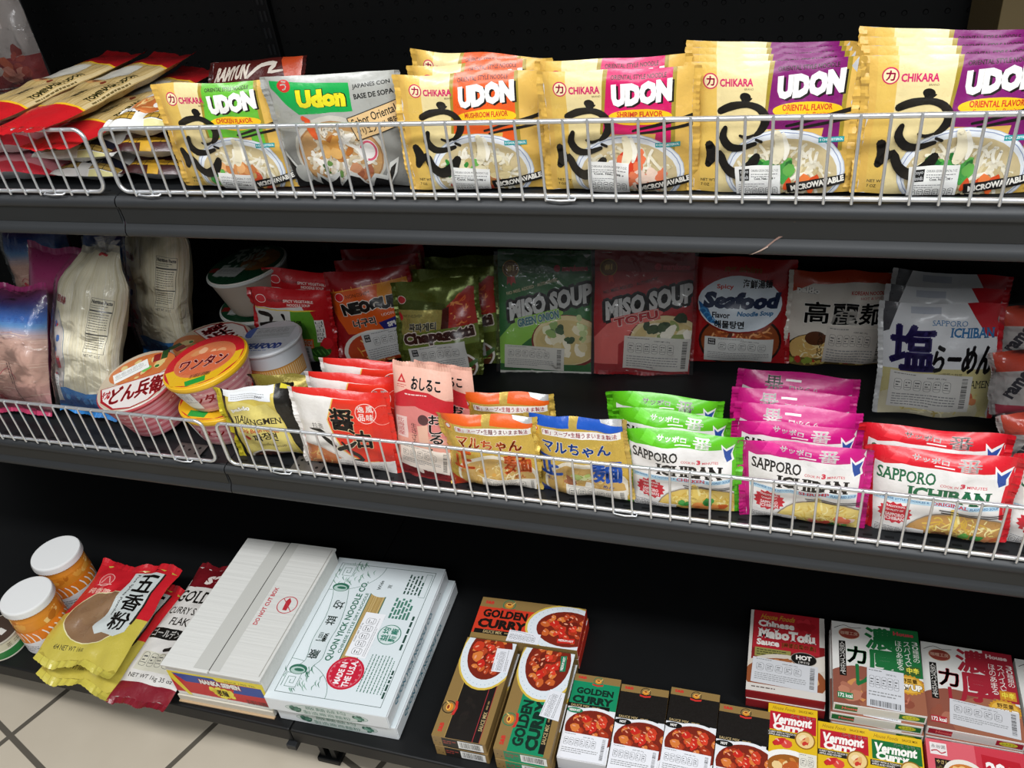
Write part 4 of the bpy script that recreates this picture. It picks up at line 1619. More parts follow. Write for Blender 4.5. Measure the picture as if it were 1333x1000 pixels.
KF = dict(T=0.030, boxy=5.0, taper=0.03, crumple=1.5)
MO = packet('ramen_packet', maru_art('E4601E', 'B83A18', 132, 122, 5, [(.5, .74, 20, 8, 5, ['D8A450', 'C08438'], (3, 6))]), seed=51, base='DDBB58', back='B08C3C',
            stickers=[st_low(132, 122, 52, 100, 78, 23, 3, 2)], **KF)
row(MO, 'ramen packet', 'gold packets with an orange top band', [
    ('gold ramen packet with an orange top band, standing at the fence', 0.408, 0.024, ZM, -1, 4, -1),
    ('gold ramen packet with an orange top band, tilted behind the front one', 0.421, 0.072, ZM + 0.002, -2, 5, -2.3)])
MBL = packet('ramen_packet', maru_art('1E56B8', '1A3E90', 134, 126, 6, [(.4, .78, 12, 10, 3, ['9A5C3C', 'B87850'], (8, 12)), (.58, .68, 22, 9, 6, ['B8CC70', 'D8E0A0', '90A850'], (5, 9)), (.62, .82, 10, 7, 2, ['F4F0E6'], (7, 9))]), seed=52, base='DDBB58', back='B08C3C',
             stickers=[st_low(134, 126, 46, 104, 86, 24, 3, 3)], sealcol='D8B860', **KF)
row(MBL, 'ramen packet', None, [('gold ramen packet with a blue top band', 0.538, 0.024, ZM + 0.002, -7.5, 5, -5)])


# ---------------------------------------------------------------- salmon pouches
def oshiruko_art():
    A = Art(92, 172, ('film',))
    A.rect(0, 0, 92, 172, 'DE9A88')
    A.rect(0, 0, 92, 40, 'ECB6A2')
    A.poly([(0, 44), (26, 30), (60, 32), (92, 44), (92, 74), (0, 66)], 'C82C34')
    A.poly([(0, 60), (40, 54), (92, 70), (92, 100), (0, 96)], 'D9837C')
    A.poly([(10, 22), (17, 9), (24, 22)], 'C83034')
    A.poly([(14, 20), (17, 14), (20, 20)], 'ECB6A2')
    A.lines(9, 25, 16, 2, 3, 1, 'C83034', 2)
    A.text('おしるこ', 34, 12, 17, '141210', 44, bold=0.09, edge=('F6E4DC', 0.7))
    A.lines(24, 36, 56, 1, 2, 1.6, 'F0D8D0', 3)
    A.ell(52, 73, 8, 8, '5A3A3A')
    A.rect(8, 72, 26, 106, 'E8C8C0')
    A.text('北海道産', 9, 74, 30, 'B8303A', 12, vert=True)
    A.text('生きざみ', 32, 80, 36, '2A1A18', 9, vert=True)
    A.text('おしるこ', 60, 64, 62, '15110F', 19, bold=0.07, vert=True, edge=('F4E6DE', 1.0))
    A.poly([(42, 84), (58, 80), (58, 120), (44, 118)], 'E8B8A0')
    A.rect(0, 146, 92, 172, '8E2A2C')
    A.ell(52, 152, 34, 16, '6E1E20')
    A.blobs(52, 154, 28, 12, 14, ['5A1618', '8A3230', 'F0E0D4'], (3, 6), 4)
    return A


OS = packet('sweet_soup_pouch', oshiruko_art(), T=0.03, seal='tb', seed=55, base='DE9A88', back='C88070', taper=-0.03, boxy=3, N=12, Mm=20, sealcol=('ECB6A2', '8E2A2C'), crumple=0.8,
            stickers=[sticker(92, 172, 12, 116, 76, 38, 5, n=5, bar='r', paper='EFE2D4', seed=5, net='CONT. NET. 150 g')])
row(OS, 'soup pouch', 'salmon pink soup pouches', [
    ('tall salmon pink pouch with black brush lettering, standing at the fence', 0.300, 0.026, ZM, -4.2, 12.5, 1.3),
    ('salmon pink pouch half hidden behind the tall one', 0.320, 0.068, ZM + 0.008, -4, 10, 1)])


for o in [q for q in COL.objects if q.get('label', '').startswith('salmon pink pouch half')]:
    o.scale = (1, 0.8, 0.84)       # its top is folded down


# ---------------------------------------------------------------- white and red packets
def shoyu_art():
    A = Art(146, 138, ('film',))
    A.rect(0, 0, 146, 138, 'F0EBE4')
    A.rect(0, 0, 146, 9, 'D8281E')
    A.poly([(66, 10), (146, 8), (146, 116), (96, 118), (70, 100), (58, 74), (52, 46)], 'E8C05C')
    A.poly([(68, 10), (146, 8), (146, 114), (98, 116), (72, 98), (60, 74), (54, 46)], 'E23420')
    A.rect(124, 8, 146, 118, 'DC2A1C')
    A.ring(116, 30, 16, 16, 0.9, 'F6E2D8')
    for k, ch in enumerate('逸風品味'):
        A.text(ch, 104 + (k % 2) * 13, 18 + (k // 2) * 13, 10.5, 'F8E8E0', 10.5, bold=0.03)
    A.ring(140, 34, 14, 16, 0.7, 'F0B0A4')
    A.text('醤', 58, 26, 36, '17120F', 38, bold=0.09, edge=('F2E2B0', 1.6))
    A.stroke([(18, 68), (34, 70), (48, 74)], [2, 7, 4], '1A1613')
    A.stroke([(34, 76), (48, 84), (58, 92)], [4, 7, 5], '1A1613')
    A.text('油', 84, 58, 32, '17120F', 34, bold=0.09, edge=('F2E2B0', 1.6))
    A.stroke([(64, 96), (84, 88), (94, 80)], [9, 9, 6], 'F2E6C8')
    A.stroke([(64, 97), (84, 88), (94, 80)], [7, 7, 4], '1A1613')
    A.stroke([(70, 84), (84, 98), (100, 112), (86, 116)], [3, 7, 7, 4], '1A1613')
    A.text('拉面', 24, 56, 10, '2A2420', 18)
    A.ell(18, 128, 52, 34, 'D8D0C8')
    A.ell(18, 128, 49, 31, 'C87848')
    A.noodles(20, 126, 40, 26, 24, ['E8C080', 'D8A058'], 2, 5)
    A.blobs(34, 124, 20, 14, 5, ['F2E4C0', 'E8A060', 'C86A3C'], (6, 10), 3)
    A.rect(56, 116, 146, 138, 'EFEAE4')
    A.lines(60, 119, 70, 1, 2, 1, '8A8A8A', 3)
    A.batteries(66, 122, 64, 13, 6, col='8A8A8A')
    return A


SY = packet('ramen_packet', shoyu_art(), T=0.030, seed=57, base='E23420', back='C82A1C', sealcol=('EFEAE4', 'DC2A1C'), boxy=5, crumple=1.0, taper=0.03)
row(SY, 'ramen packet', 'white and red packets with black brush lettering', [
    ('front white and red ramen packet with black brush characters', 0.178, 0.026, ZM + 0.001, 1.8, 5, 1.9),
    ('white and red ramen packet, middle of its file of three', 0.186, 0.064, ZM + 0.002, 1, 5, 1.5),
    ('white and red ramen packet, rearmost of its file of three', 0.192, 0.102, ZM + 0.002, 1, 5, 1)])


# ---------------------------------------------------------------- black and gold packets
def jja_art():
    A = Art(124, 126, ('foil', 'film'))
    A.mat = 1
    A.rect(0, 0, 124, 126, 'D2BC58')
    A.mat = 1
    A.rect(0, 0, 14, 126, '17150F')
    A.rect(0, 0, 6, 126, 'D8C832')
    A.poly([(100, 0), (124, 0), (124, 126), (112, 126), (96, 40)], '1A1712')
    A.poly([(110, 0), (124, 4), (124, 8), (108, 6)], 'D8C832')
    A.mat = 1
    A.poly([(18, 22), (34, 18), (60, 30), (84, 24), (96, 44), (106, 120), (24, 126), (14, 60)], 'DCCB74')
    A.mat = 1
    A.text('paldo', 21, 29, 10, '2A2620', 30, bold=0.10)
    A.text('paldo', 21, 29, 10, 'F2EEE4', 30, bold=0.06)
    A.text('JJAJANGMEN', 18, 46, 14, '221A12', 80, bold=0.015, serif=True, rot=4)
    A.text('Black Bean Noodle', 24, 64, 7.5, 'B83A22', 66, bold=0.02, rot=4)
    A.ell(34, 82, 5, 5, 'B8281E')
    A.text('짜장면', 44, 76, 15, '221A12', 40, bold=0.04)
    A.text('Nouilles aux haricots', 48, 97, 5, '4A3A1C', 46, bold=0.01)
    A.ell(60, 126, 42, 16, 'E6DED0')
    A.ell(60, 127, 39, 14, '4A2418')
    A.blobs(60, 124, 34, 9, 14, ['6A2A1E', '8E3A28', '3A1812', 'B86A44'], (3, 6), 6)
    A.rect(10, 0, 98, 10, 'E4E4E2')
    return A


def st_top(w, h, x, y, sw, sh, r, seed):
    A = Art(w, h, ('paper',))
    A.turn(x, y, r)
    A.rect(x, y, x + sw, y + sh, 'E6E8EA')
    A.lines(x + 4, y + 3, sw * .8, 3, 3, 0.9, '9A9A9A', seed)
    A.lines(x + sw * .62, y + sh * .55, sw * .3, 1, 3, 1.4, '444444', seed)
    return A


JJ = packet('noodle_packet', jja_art(), T=0.030, seed=61, base='1A1712', back='8A7C34', sealcol=('CFC030', '1A1712'), boxy=4.5, crumple=1.9, taper=0.05,
            stickers=[st_top(124, 126, 22, 4, 72, 13, 3, 4)])
row(JJ, 'noodle packet', 'black and gold noodle packets', [
    ('crumpled black and gold noodle packet standing at the fence', 0.042, 0.030, ZM + 0.002, 6, 6, -4),
    ('black and gold noodle packet, behind the crumpled one at the fence', 0.074, 0.068, ZM - 0.002, 184, -7, 2)])

# ================================================================ MIDDLE SHELF, BACK ROW
def shin_art():
    A = Art(142, 142, ('film',))
    S_ = A.put
    A.put = lambda vs, ts, col, mat=None: S_([(x * 142 / 126, y * 142 / 136) for x, y in vs], ts, col, mat)
    A.rect(0, 0, 126, 136, 'C01A22')
    A.poly([(0, 34), (84, 28), (98, 60), (78, 136), (0, 136)], 'D8D6D0')
    A.rect(0, 34, 126, 36, 'E8C840')
    A.poly([(64, 36), (96, 36), (112, 70), (96, 136), (64, 136)], '5C9A2C')
    A.poly([(60, 62), (84, 56), (96, 96), (70, 100)], '3E7A20')
    A.poly([(96, 36), (126, 30), (126, 136), (104, 136), (112, 70)], 'B8141C')
    A.ell(16, 18, 9, 7, 'D83038')
    A.ring(16, 18, 9, 7, 1, 'F0E0DC')
    A.text('NONGSHIM', 28, 16, 4.4, '3A0C0C', 30)
    A.text('SPICY VEGETABLE', 54, 16, 5, 'F0DCD4', 50, bold=0.03)
    A.text('NOODLE SOUP', 60, 23, 5, 'F0DCD4', 38, bold=0.03)
    A.stroke([(10, 44), (28, 48), (26, 58)], [8, 9, 5], '16110F')
    A.stroke([(8, 66), (34, 62), (52, 60)], [7, 9, 6], '16110F')
    A.stroke([(30, 66), (28, 86)], [8, 6], '16110F')
    A.stroke([(50, 44), (52, 52)], [6, 4], '16110F')
    A.text('신라면', 54, 52, 10, '16110F', 26, bold=0.06)
    A.rect(102, 50, 116, 92, 'E8E4DE')
    A.text('너구리라면', 103, 52, 38, '17120F', 11, vert=True)
    A.rect(66, 86, 96, 104, 'D8601E')
    A.text('순한면', 68, 88, 13, 'F4E0D0', 26, bold=0.04)
    A.ell(104, 112, 16, 12, '2C5A20')
    for k in range(4):
        A.stroke([(92 + k * 7, 108), (96 + k * 7, 118)], 2, '5C9A40')
    A.ell(116, 96, 8, 12, 'D8202A')
    return A


SH = packet('noodle_packet', shin_art(), T=0.028, seed=63, base='B8141C', back='8E1016', boxy=4.5, crumple=1.5,
            stickers=[sticker(142, 142, 10, 100, 92, 42, 2, n=5, bar='r', paper='C9CCCE', seed=6)])
row(SH, 'noodle packet', 'red and green vegetable noodle packets', [
    ('front red and green noodle packet, tilted behind the white cup', -0.046, 0.276, ZM + 0.008, 6, 6, 4),
    ('red and green noodle packet, further back behind the tilted one', -0.042, 0.316, ZM + 0.022, 6, 6, 7)])


def neoguri_art():
    A = Art(142, 168, ('film',))
    A.rect(0, 0, 142, 168, '9A151C')
    A.poly([(0, 34), (142, 20), (142, 64), (128, 110), (20, 112), (0, 70)], 'DC5A1A')
    A.poly([(90, 26), (142, 20), (142, 60), (84, 70)], 'D88A1C')
    A.stroke([(0, 36), (142, 21)], 1.3, 'E8A040')
    for k in range(8):
        A.stroke([(8 + k * 18, 30 - k * 1.7), (9 + k * 18, 36 - k * 1.7)], 1.2, 'E8A040')
    A.ell(18, 44, 9, 8, 'D02028')
    A.ring(18, 44, 9, 8, 1, 'F0D8CC')
    A.text('NONGSHIM', 30, 41, 6.5, '3A1410', 44, rot=-6)
    A.text('NEOGURI', 18, 56, 22, '0E0C0B', 112, bold=0.08, rot=-5, edge=('F2EAE0', 1.5))
    A.text('너구리', 34, 86, 15, '0E0C0B', 42, bold=0.07, rot=-5, edge=('F2EAE0', 1.2))
    A.text('UDON TYPE', 90, 78, 5, 'F0E0D4', 40, rot=-6)
    A.poly([(82, 94), (142, 78), (142, 104), (94, 120)], '2A2A78')
    A.text('SPICY', 96, 95, 9, 'F2EEE8', 34, bold=0.05, rot=-12)
    A.text('SEAFOOD', 98, 108, 8, 'F2EEE8', 42, bold=0.05, rot=-12)
    A.ell(70, 146, 66, 40, 'E6DED4')
    A.ell(72, 146, 60, 36, 'B8401C')
    A.noodles(72, 146, 52, 30, 40, ['E8B060', 'D8923C', 'F0CC8C'], 2.4, 8)
    A.blobs(72, 140, 40, 22, 12, ['C8342A', '4C6A2C', 'E8D0A0', '2E4420', 'D86040'], (4, 8), 5)
    return A


NG = packet('noodle_packet', neoguri_art(), T=0.028, seed=65, base='9A151C', back='7A1016', boxy=4, crumple=1.4,
            stickers=[sticker(142, 168, 44, 112, 98, 52, -6, n=5, logo=True, paper='CFCFCD', rows=5, seed=7, top=True)])
row(NG, 'noodle packet', 'orange and dark red seafood noodle packets', [
    ('front orange and dark red noodle packet with black lettering', 0.108, 0.298, ZM + 0.006, 9, 15, -3.5),
    ('orange and dark red noodle packet, second in its file', 0.108, 0.340, ZM + 0.006, 9, 15, -3.5),
    ('orange and dark red noodle packet, rearmost in its file', 0.100, 0.382, ZM + 0.006, 9, 15, -3.5)])


def chapa_art():
    A = Art(138, 166, ('foil', 'film'))
    A.mat = 0
    A.rect(0, 0, 138, 166, '5E6A2A')
    A.poly([(0, 44), (84, 46), (80, 86), (0, 90)], 'B4A75C')
    A.poly([(0, 26), (90, 40), (90, 50), (0, 46)], '4C5620')
    A.mat = 1
    A.poly([(92, 44), (128, 14), (138, 16), (138, 84), (84, 92)], 'A8281E')
    A.poly([(84, 48), (96, 44), (88, 92), (74, 90)], '4A1C14')
    A.noodles(114, 52, 18, 30, 26, ['D8622C', 'B8381E', 'E89050'], 2.2, 3)
    A.ell(10, 30, 9, 7, 'B8202A')
    A.ring(10, 30, 9, 7, 1, 'E8D8CC')
    A.ell(0, 58, 8, 8, 'C8202A')
    A.text('NONGSHIM', 10, 55, 5, '3A3414', 36)
    A.text('짜파게티', 18, 70, 14, '2C2C1C', 48, bold=0.07, edge=('E4E2D0', 1.0), shear=.15)
    A.poly([(0, 90), (138, 76), (138, 108), (0, 116)], '6A7C2C')
    A.text('Chapagetti', 3, 88, 25, '3A1812', 128, bold=0.06, rot=-5, edge=('F0E2D6', 1.8))
    A.ell(70, 150, 66, 34, 'E4DED6')
    A.ell(72, 150, 60, 30, '6A3A22')
    A.noodles(72, 148, 52, 25, 60, ['B8743C', '9A5A2C', 'D89C60', '7A421E'], 2.4, 9)
    A.blobs(70, 130, 30, 10, 5, ['4C7A30', 'C8302A'], (4, 6), 2)
    A.ell(108, 148, 6, 6, 'C8281E')
    A.stroke([(86, 158), (106, 156), (132, 140)], [9, 10, 7], '3E6A2A')
    A.lines(88, 154, 40, 2, 4, 1.6, 'B8D060', 3)
    return A


CP = packet('noodle_packet', chapa_art(), T=0.028, seed=67, base='5E6A2A', back='4A5420', boxy=4, crumple=1.8,
            stickers=[sticker(138, 166, 12, 113, 104, 46, -5, n=5, logo=True, paper='D2D1CC', rows=5, seed=8)])
row(CP, 'noodle packet', 'olive green noodle packets', [
    ('front olive green noodle packet with a white sticker', 0.240, 0.262, ZM + 0.008, 4, 21, -4),
    ('olive green noodle packet, second in its file', 0.255, 0.306, ZM + 0.006, 3, 20, -2),
    ('olive green noodle packet, rearmost in its file', 0.258, 0.350, ZM + 0.006, 3, 19, -1)])


def miso_art(main, light, name, namecol, chunks, seed):
    A = Art(156, 196, ('matte',))
    A.rect(0, 0, 156, 196, main)
    A.rect(0, 0, 156, 30, tuple(c * .7 for c in lin(main)))
    A.poly([(0, 140), (40, 96), (110, 70), (110, 96), (40, 150), (40, 196), (0, 196)], light)
    A.ell(22, 24, 14, 14, '6A4A1C')
    A.ring(22, 24, 14, 14, 1.6, 'A8842C')
    A.ell(22, 24, 10, 10, '7C5A22')
    A.text('#1', 16, 18, 10, 'D8BC70', 12, bold=0.05)
    A.poly([(16, 37), (24, 36), (24, 52), (20, 46), (16, 50)], 'A8281E')
    A.poly([(22, 36), (29, 36), (31, 48), (26, 45), (23, 50)], 'C8382A')
    A.ell(100, 22, 5.5, 5.5, 'C8384A')
    A.text('marukome', 108, 17, 10, 'C8384A', 42, bold=0.05, rot=-1)
    A.text('NO MSG ADDED · AUTHENTIC', 14, 62, 5.4, 'D8C8A0' if seed == 1 else '2A1210', 90, bold=0.02, rot=-16)
    A.text('MISO SOUP', 12, 80, 32, '0D0C0C', 142, bold=0.055, rot=-14, shear=.2, edge=('0D0C0C', 5.5))
    A.text('MISO SOUP', 12, 80, 32, 'C9C9C6', 142, bold=0.055, rot=-14, shear=.2)
    A.ell(116, 144, 60, 46, '7A1C18')
    A.ell(116, 142, 57, 43, 'D9C898')
    A.ell(116, 145, 53, 38, 'CDB87E')
    A.blobs(116, 142, 46, 34, 14, ['E4DCC0', 'D8C898', 'C4B078', 'EFE9D6'], (8, 15), seed)
    for (cx, cy, rx, ry, n, cols, size) in chunks:
        A.blobs(cx, cy, rx, ry, n, cols, size, seed + n)
    A.turn(30, 118, -14)
    A.rect(30, 106, 108, 124, light)
    A.text(name, 33, 108, 14, namecol, 72, bold=0.04, edge=('F2EEE6', 0.9), shear=.1)
    A.straight()
    A.rect(0, 184, 156, 196, tuple(c * .8 for c in lin(main)))
    return A


MG = packet('soup_packet', miso_art('1D6A2C', '8CC24A', 'GREEN ONION', '3E7C86', [(112, 124, 40, 26, 9, ['2C4A2C', '8AA860', 'E8E6C8', '385A34'], (6, 11)), (142, 120, 14, 26, 12, ['D8E0B0', 'B8C88C', '6A8A4C'], (4, 8))], 1),
            T=0.016, seal='tb', seed=71, base='1D6A2C', boxy=8, taper=0.0, crumple=0.7, sealcol=('174F22', 'D8D8D0'), clear='clear',
            stickers=[sticker(156, 196, 10, 150, 102, 40, 3, n=6, bar='r', paper='CFCDC6', rows=4, seed=9)])
row(MG, 'soup packet', None, [('green flat soup packet with grey lettering, leaning at the back', 0.404, 0.312, ZM, 5.8, 21.5, 1.1)])
MR = packet('soup_packet', miso_art('A81A22', 'D86A64', 'TOFU', 'A81C28', [(100, 120, 30, 16, 5, ['2E4428', '3C5230'], (9, 13)), (126, 130, 34, 24, 7, ['EDE8D8', 'F4F0E4', '8A9A58'], (9, 14)), (140, 104, 12, 10, 3, ['2A3C22'], (8, 11))], 2),
            T=0.016, seal='tb', seed=72, base='A81A22', boxy=8, taper=0.0, crumple=0.7, sealcol=('8E141C', '98161E'), clear='clear',
            stickers=[sticker(156, 196, 50, 134, 106, 56, 2, n=6, bar='r', paper='CFCDC6', rows=5, seed=10)])
row(MR, 'soup packet', None, [('red flat soup packet with grey lettering, leaning at the back', 0.564, 0.326, ZM + 0.003, 7.6, 18.6, 2.7)])


def seafood_art():
    A = Art(146, 172, ('film',))
    A.rect(0, 0, 146, 172, 'A3161C')
    A.text('ng shim', 44, 10, 13, '7E4A1E', 56, bold=0.04, shear=.2)
    A.ell(74, 132, 66, 48, '2A1410')
    A.ell(74, 132, 62, 44, '8E4420')
    A.noodles(74, 120, 54, 34, 56, ['D8884C', 'C06A34', 'E8A870', 'A85028'], 2.6, 4)
    A.blobs(74, 124, 44, 24, 8, ['B83A28', '5A2A1C', 'E8C8A0'], (4, 8), 6)
    A.ell(70, 72, 66, 46, '8A2018')
    A.ell(70, 70, 65, 45, 'DCE6EE')
    A.poly([(6, 66), (22, 78), (30, 96), (46, 106), (24, 100), (10, 84)], '2A6CA8')
    for k in range(4):
        A.ring(14 + k * 6, 82 + k * 6, 6, 5, 1.8, '4C9AD0', a0=160, a1=380)
    A.text('Spicy', 34, 38, 9, 'C8381E', 26, bold=0.03)
    A.text('海鮮湯麺', 74, 30, 13, '15151C', 44, bold=0.05)
    A.text('Seafood', 12, 50, 27, '17284A', 116, bold=0.07, shear=.18)
    A.text('Flavor', 28, 82, 10, '2A2A34', 28, bold=0.03)
    A.text('Noodle Soup', 66, 80, 10, '1E6CA0', 56, bold=0.04, shear=.2)
    A.text('해물탕면', 32, 96, 13, '15151C', 46, bold=0.06)
    return A


SF = packet('noodle_packet', seafood_art(), T=0.036, seed=74, base='A3161C', back='7A1014', boxy=4, crumple=1.4,
            stickers=[sticker(146, 172, 18, 124, 108, 42, 1, n=5, paper='CFCFCB', rows=4, seed=11, logo=True)])
row(SF, 'noodle packet', None, [('red packet with a white oval and blue seafood lettering', 0.716, 0.365, ZM + 0.006, 5, 15.5, 1.2)])


def koryo_art():
    A = Art(146, 154, ('film',))
    A.rect(0, 0, 146, 154, 'D9D2C6')
    A.poly([(0, 0), (146, 0), (146, 22), (120, 14), (74, 16), (30, 18), (0, 34)], 'B8401E')
    A.text('paldo', 6, 24, 12, '2A2420', 34, bold=0.10)
    A.text('paldo', 6, 24, 12, 'E8E4DC', 34, bold=0.05)
    A.text('KOREAN NOODLES', 86, 28, 6, 'B8302A', 54, bold=0.03)
    A.text('HOT & SPICY', 100, 37, 4, 'B8302A', 36)
    A.text('高麗麺', 20, 46, 36, '121010', 120, bold=0.025, edge=('F4F0E8', 1.6))
    A.text('고려면', 60, 88, 12, '121010', 50, bold=0.06, edge=('F4F0E8', 1.2))
    A.ell(42, 128, 44, 30, '3A2A1C')
    A.ell(42, 126, 41, 27, 'D8B06A')
    A.noodles(42, 124, 36, 22, 40, ['EFD89C', 'DDB868', 'F4E6BC'], 2, 5)
    A.ell(40, 106, 16, 12, '5A3420')
    A.text('RAMYUN', 44, 96, 40, '2A1E14', 7, vert=True)
    A.rect(0, 140, 146, 154, '6E5A2C')
    A.blobs(60, 146, 70, 8, 24, ['C8B050', '8A9A3C', 'B8342A', 'E0CC80'], (3, 7), 7)
    return A


KR = packet('noodle_packet', koryo_art(), T=0.034, seed=76, base='D9D2C6', back='B8B0A4', sealcol=('D9D2C6', 'B8401E'), boxy=4, crumple=1.6,
            stickers=[sticker(146, 154, 56, 84, 88, 62, 3, n=6, bar='r', paper='CBC4BA', rows=5, seed=12)])
row(KR, 'noodle packet', None, [('cream packet with an orange top edge and three big black characters', 0.862, 0.376, ZM + 0.006, 4.2, 13, 1.6)])


def shio_art():
    A = Art(146, 166, ('film',))
    A.rect(0, 0, 146, 166, 'E2E4E6')
    A.poly([(104, 0), (146, 0), (146, 46), (132, 44), (116, 20)], 'C01C28')
    A.poly([(0, 0), (20, 0), (8, 40), (0, 44)], '4A4A4E')
    A.rect(34, 4, 72, 13, 'BFC4CE')
    A.poly([(0, 96), (146, 90), (146, 166), (0, 166)], 'CFC58C')
    A.ell(60, 156, 72, 40, 'D8D0B0')
    A.noodles(74, 140, 64, 26, 60, ['EFE2A8', 'DCCB84', 'F6EFCC', 'C8B468'], 2.4, 5)
    A.blobs(110, 140, 28, 18, 8, ['D88A5C', 'E8B490', 'C86A44'], (5, 9), 3)
    A.text('SAPPORO', 62, 22, 8, '3C7CB0', 44, serif=True)
    A.text('ICHIBAN', 86, 32, 15, '2E74AC', 56, bold=0.03, serif=True)
    A.text('塩', 10, 30, 66, '2C2460', 58, bold=0.07)
    A.text('らーめん', 66, 58, 40, '1A181C', 74, bold=0.06, shear=.1)
    A.text('10種類の野菜', 76, 98, 5, '4A4436', 30)
    A.text('RAMEN', 112, 108, 11, '17151A', 32, serif=True)
    return A


SO = packet('ramen_packet', shio_art(), T=0.030, seed=78, base='E2E4E6', back='C9CBCD', sealcol=('C8C9C8', 'C01C28'), boxy=4.5, crumple=1.5,
            stickers=[sticker(146, 166, 12, 98, 108, 54, 2, n=6, bar='r', paper='DAD8D2', rows=5, seed=13)])
row(SO, 'ramen packet', 'white packets with big indigo brush lettering', [
    ('front white ramen packet with a large indigo brush character', 0.996, 0.266, ZM + 0.004, -3, 18, -3),
    ('white ramen packet with a red corner, second behind the indigo lettering', 1.000, 0.310, ZM + 0.004, -3, 18, -1),
    ('white ramen packet with a red corner, rearmost of the three', 1.006, 0.354, ZM + 0.004, -3, 18, 1)])


def orange_art():
    A = Art(120, 90, ('film',))
    A.rect(0, 0, 120, 90, 'C9C6C2')
    A.poly([(0, 0), (60, 0), (40, 24), (0, 30)], 'D8482A')
    A.ell(74, 50, 40, 30, 'D8A070')
    A.ell(74, 50, 34, 24, 'E8C8A0')
    A.noodles(74, 50, 30, 20, 20, ['F0DCB4', 'D8A868'], 3, 3)
    A.text('ramen', 8, 60, 12, '2A2A34', 50, bold=0.05, rot=-60)
    A.rect(0, 74, 120, 90, 'B8324A')
    return A


OB = packet('ramen_packet', orange_art(), T=0.05, seed=80, base='C9C6C2', sealcol='B8B4B0', boxy=3, crumple=1.8, clear='clear')
row(OB, 'noodle packet', 'clear and orange packets at the right edge', [
    ('clear packet with an orange corner at the right edge, lowest in front', 1.130, 0.150, ZM + 0.012, 8, 20, -6),
    ('clear packet with an orange corner at the right edge, upper middle', 1.122, 0.225, ZM + 0.052, 4, 24, -5),
    ('clear packet with an orange corner at the right edge, at the back', 1.128, 0.303, ZM + 0.075, 4, 18, -3)])

# ================================================================ MIDDLE SHELF, LEFT END
def vermicelli_art():
    A = Art(132, 272, ('noodle', 'film'))
    S_ = A.put
    A.put = lambda vs, ts, col, mat=None: S_([(x * 132 / 150, y * 272 / 300) for x, y in vs], ts, col, mat)
    A.mat = 1
    r = random.Random(5)
    A.mat = 0
    for k in range(60):
        x = r.uniform(0, 150)
        A.stroke([(x, 0), (x + r.uniform(-8, 8), 150), (x + r.uniform(-12, 12), 300)], r.uniform(0.5, 1.4), r.choice(['F4EDD6', 'E4DABA', 'F8F3E2', 'D9CEAA']), smooth=2)
    A.mat = 1
    A.turn(0, 0, 0)
    A.xf = lambda x, y: (x + 10, y)
    A.poly([(-12, 110), (14, 118), (26, 150), (32, 200), (28, 250), (16, 282), (0, 290)], 'CFC6C0')
    A.stroke([(8, 112), (20, 130), (30, 165), (33, 205), (28, 250), (16, 284)], 0.9, '2C6CA8')
    for (x, y, s) in ((8, 140, 10), (14, 168, 8), (12, 196, 14), (16, 214, 12), (6, 240, 12), (12, 262, 10)):
        A.blobs(x, y, s * .5, s, 4, ['C82A30', 'D8404A', '3C6CB0'], (3, 7), int(x + y))
    A.text('銀絲', 10, 200, 26, 'C8262E', 14, bold=0.03)
    A.straight()
    A.turn(16, 84, 14)
    A.text('銀絲', 14, 84, 15, 'F0E8E0', 28, bold=0.02, edge=('F0E8E0', 1.6))
    A.text('銀絲', 14, 84, 15, 'C8262E', 28, bold=0.02)
    A.turn(100, 86, 3)
    A.frame(98, 84, 138, 186, 0.6, '3A352C')
    A.text('Nutrition Facts', 100, 87, 7, '1A1815', 36, bold=0.04)
    A.lines(100, 97, 30, 2, 4, 1.2, '4A453A', 4)
    A.rect(99, 106, 137, 108.5, '1A1815')
    A.lines(100, 112, 34, 8, 4.6, 1.3, '4A453A', 5)
    A.rect(99, 150, 137, 152, '1A1815')
    A.lines(100, 156, 34, 6, 4.4, 1.2, '4A453A', 6)
    A.text('NET WT. 14 OZ', 100, 189, 5, '2A261F', 32)
    A.straight()
    A.poly([(0, 268), (40, 262), (90, 270), (150, 262), (150, 300), (0, 300)], '2F86D0')
    A.poly([(0, 280), (60, 276), (110, 284), (150, 278), (150, 300), (0, 300)], '1E6CBE')
    A.blobs(80, 284, 60, 8, 10, ['3C98E0', '1A5CA8', '60B0EA'], (4, 9), 3)
    return A


def verm_tip(o):
    mb = MB()
    r = random.Random(3)
    for k in range(9):
        a = -0.9 + 0.22 * k
        L = r.uniform(0.022, 0.040)
        b = Vector((0.02 + 0.006 * math.sin(k), 0.0, 0.268))
        t = b + Vector((math.sin(a) * L, r.uniform(-0.008, 0.008), math.cos(a) * L))
        s = Vector((0.009, 0, 0.002))
        flat_add(mb, [[b - s * 0.3, b + s * 0.3, t + s, t - s]], 'FFFFFF')
    mb.build('bag_neck', ['haze'], o)
    mb = MB()
    tube(mb, [(0.02 + 0.008 * math.cos(t), 0.006 * math.sin(t), 0.269 + 0.0015 * math.sin(3 * t)) for t in [2 * PI * q / 12 for q in range(12)]], 0.0022, 6, col='C8262E', closed=True)
    tie = mb.build('twist_tie', ['plastic'], o)
    tie['label'] = 'red twist tie'


def st_verm():
    A = Art(150, 300, ('paper',))
    A.turn(2, 240, 2)
    A.rect(0, 238, 28, 292, 'F0F0EE')
    A.batteries(4, 244, 20, 24, 2, wd=0.6)
    A.lines(4, 272, 20, 5, 3.4, 1, '8A8A8A', 2)
    return A


def clear_bag(name, art, **k):
    return packet(name, art, **k)


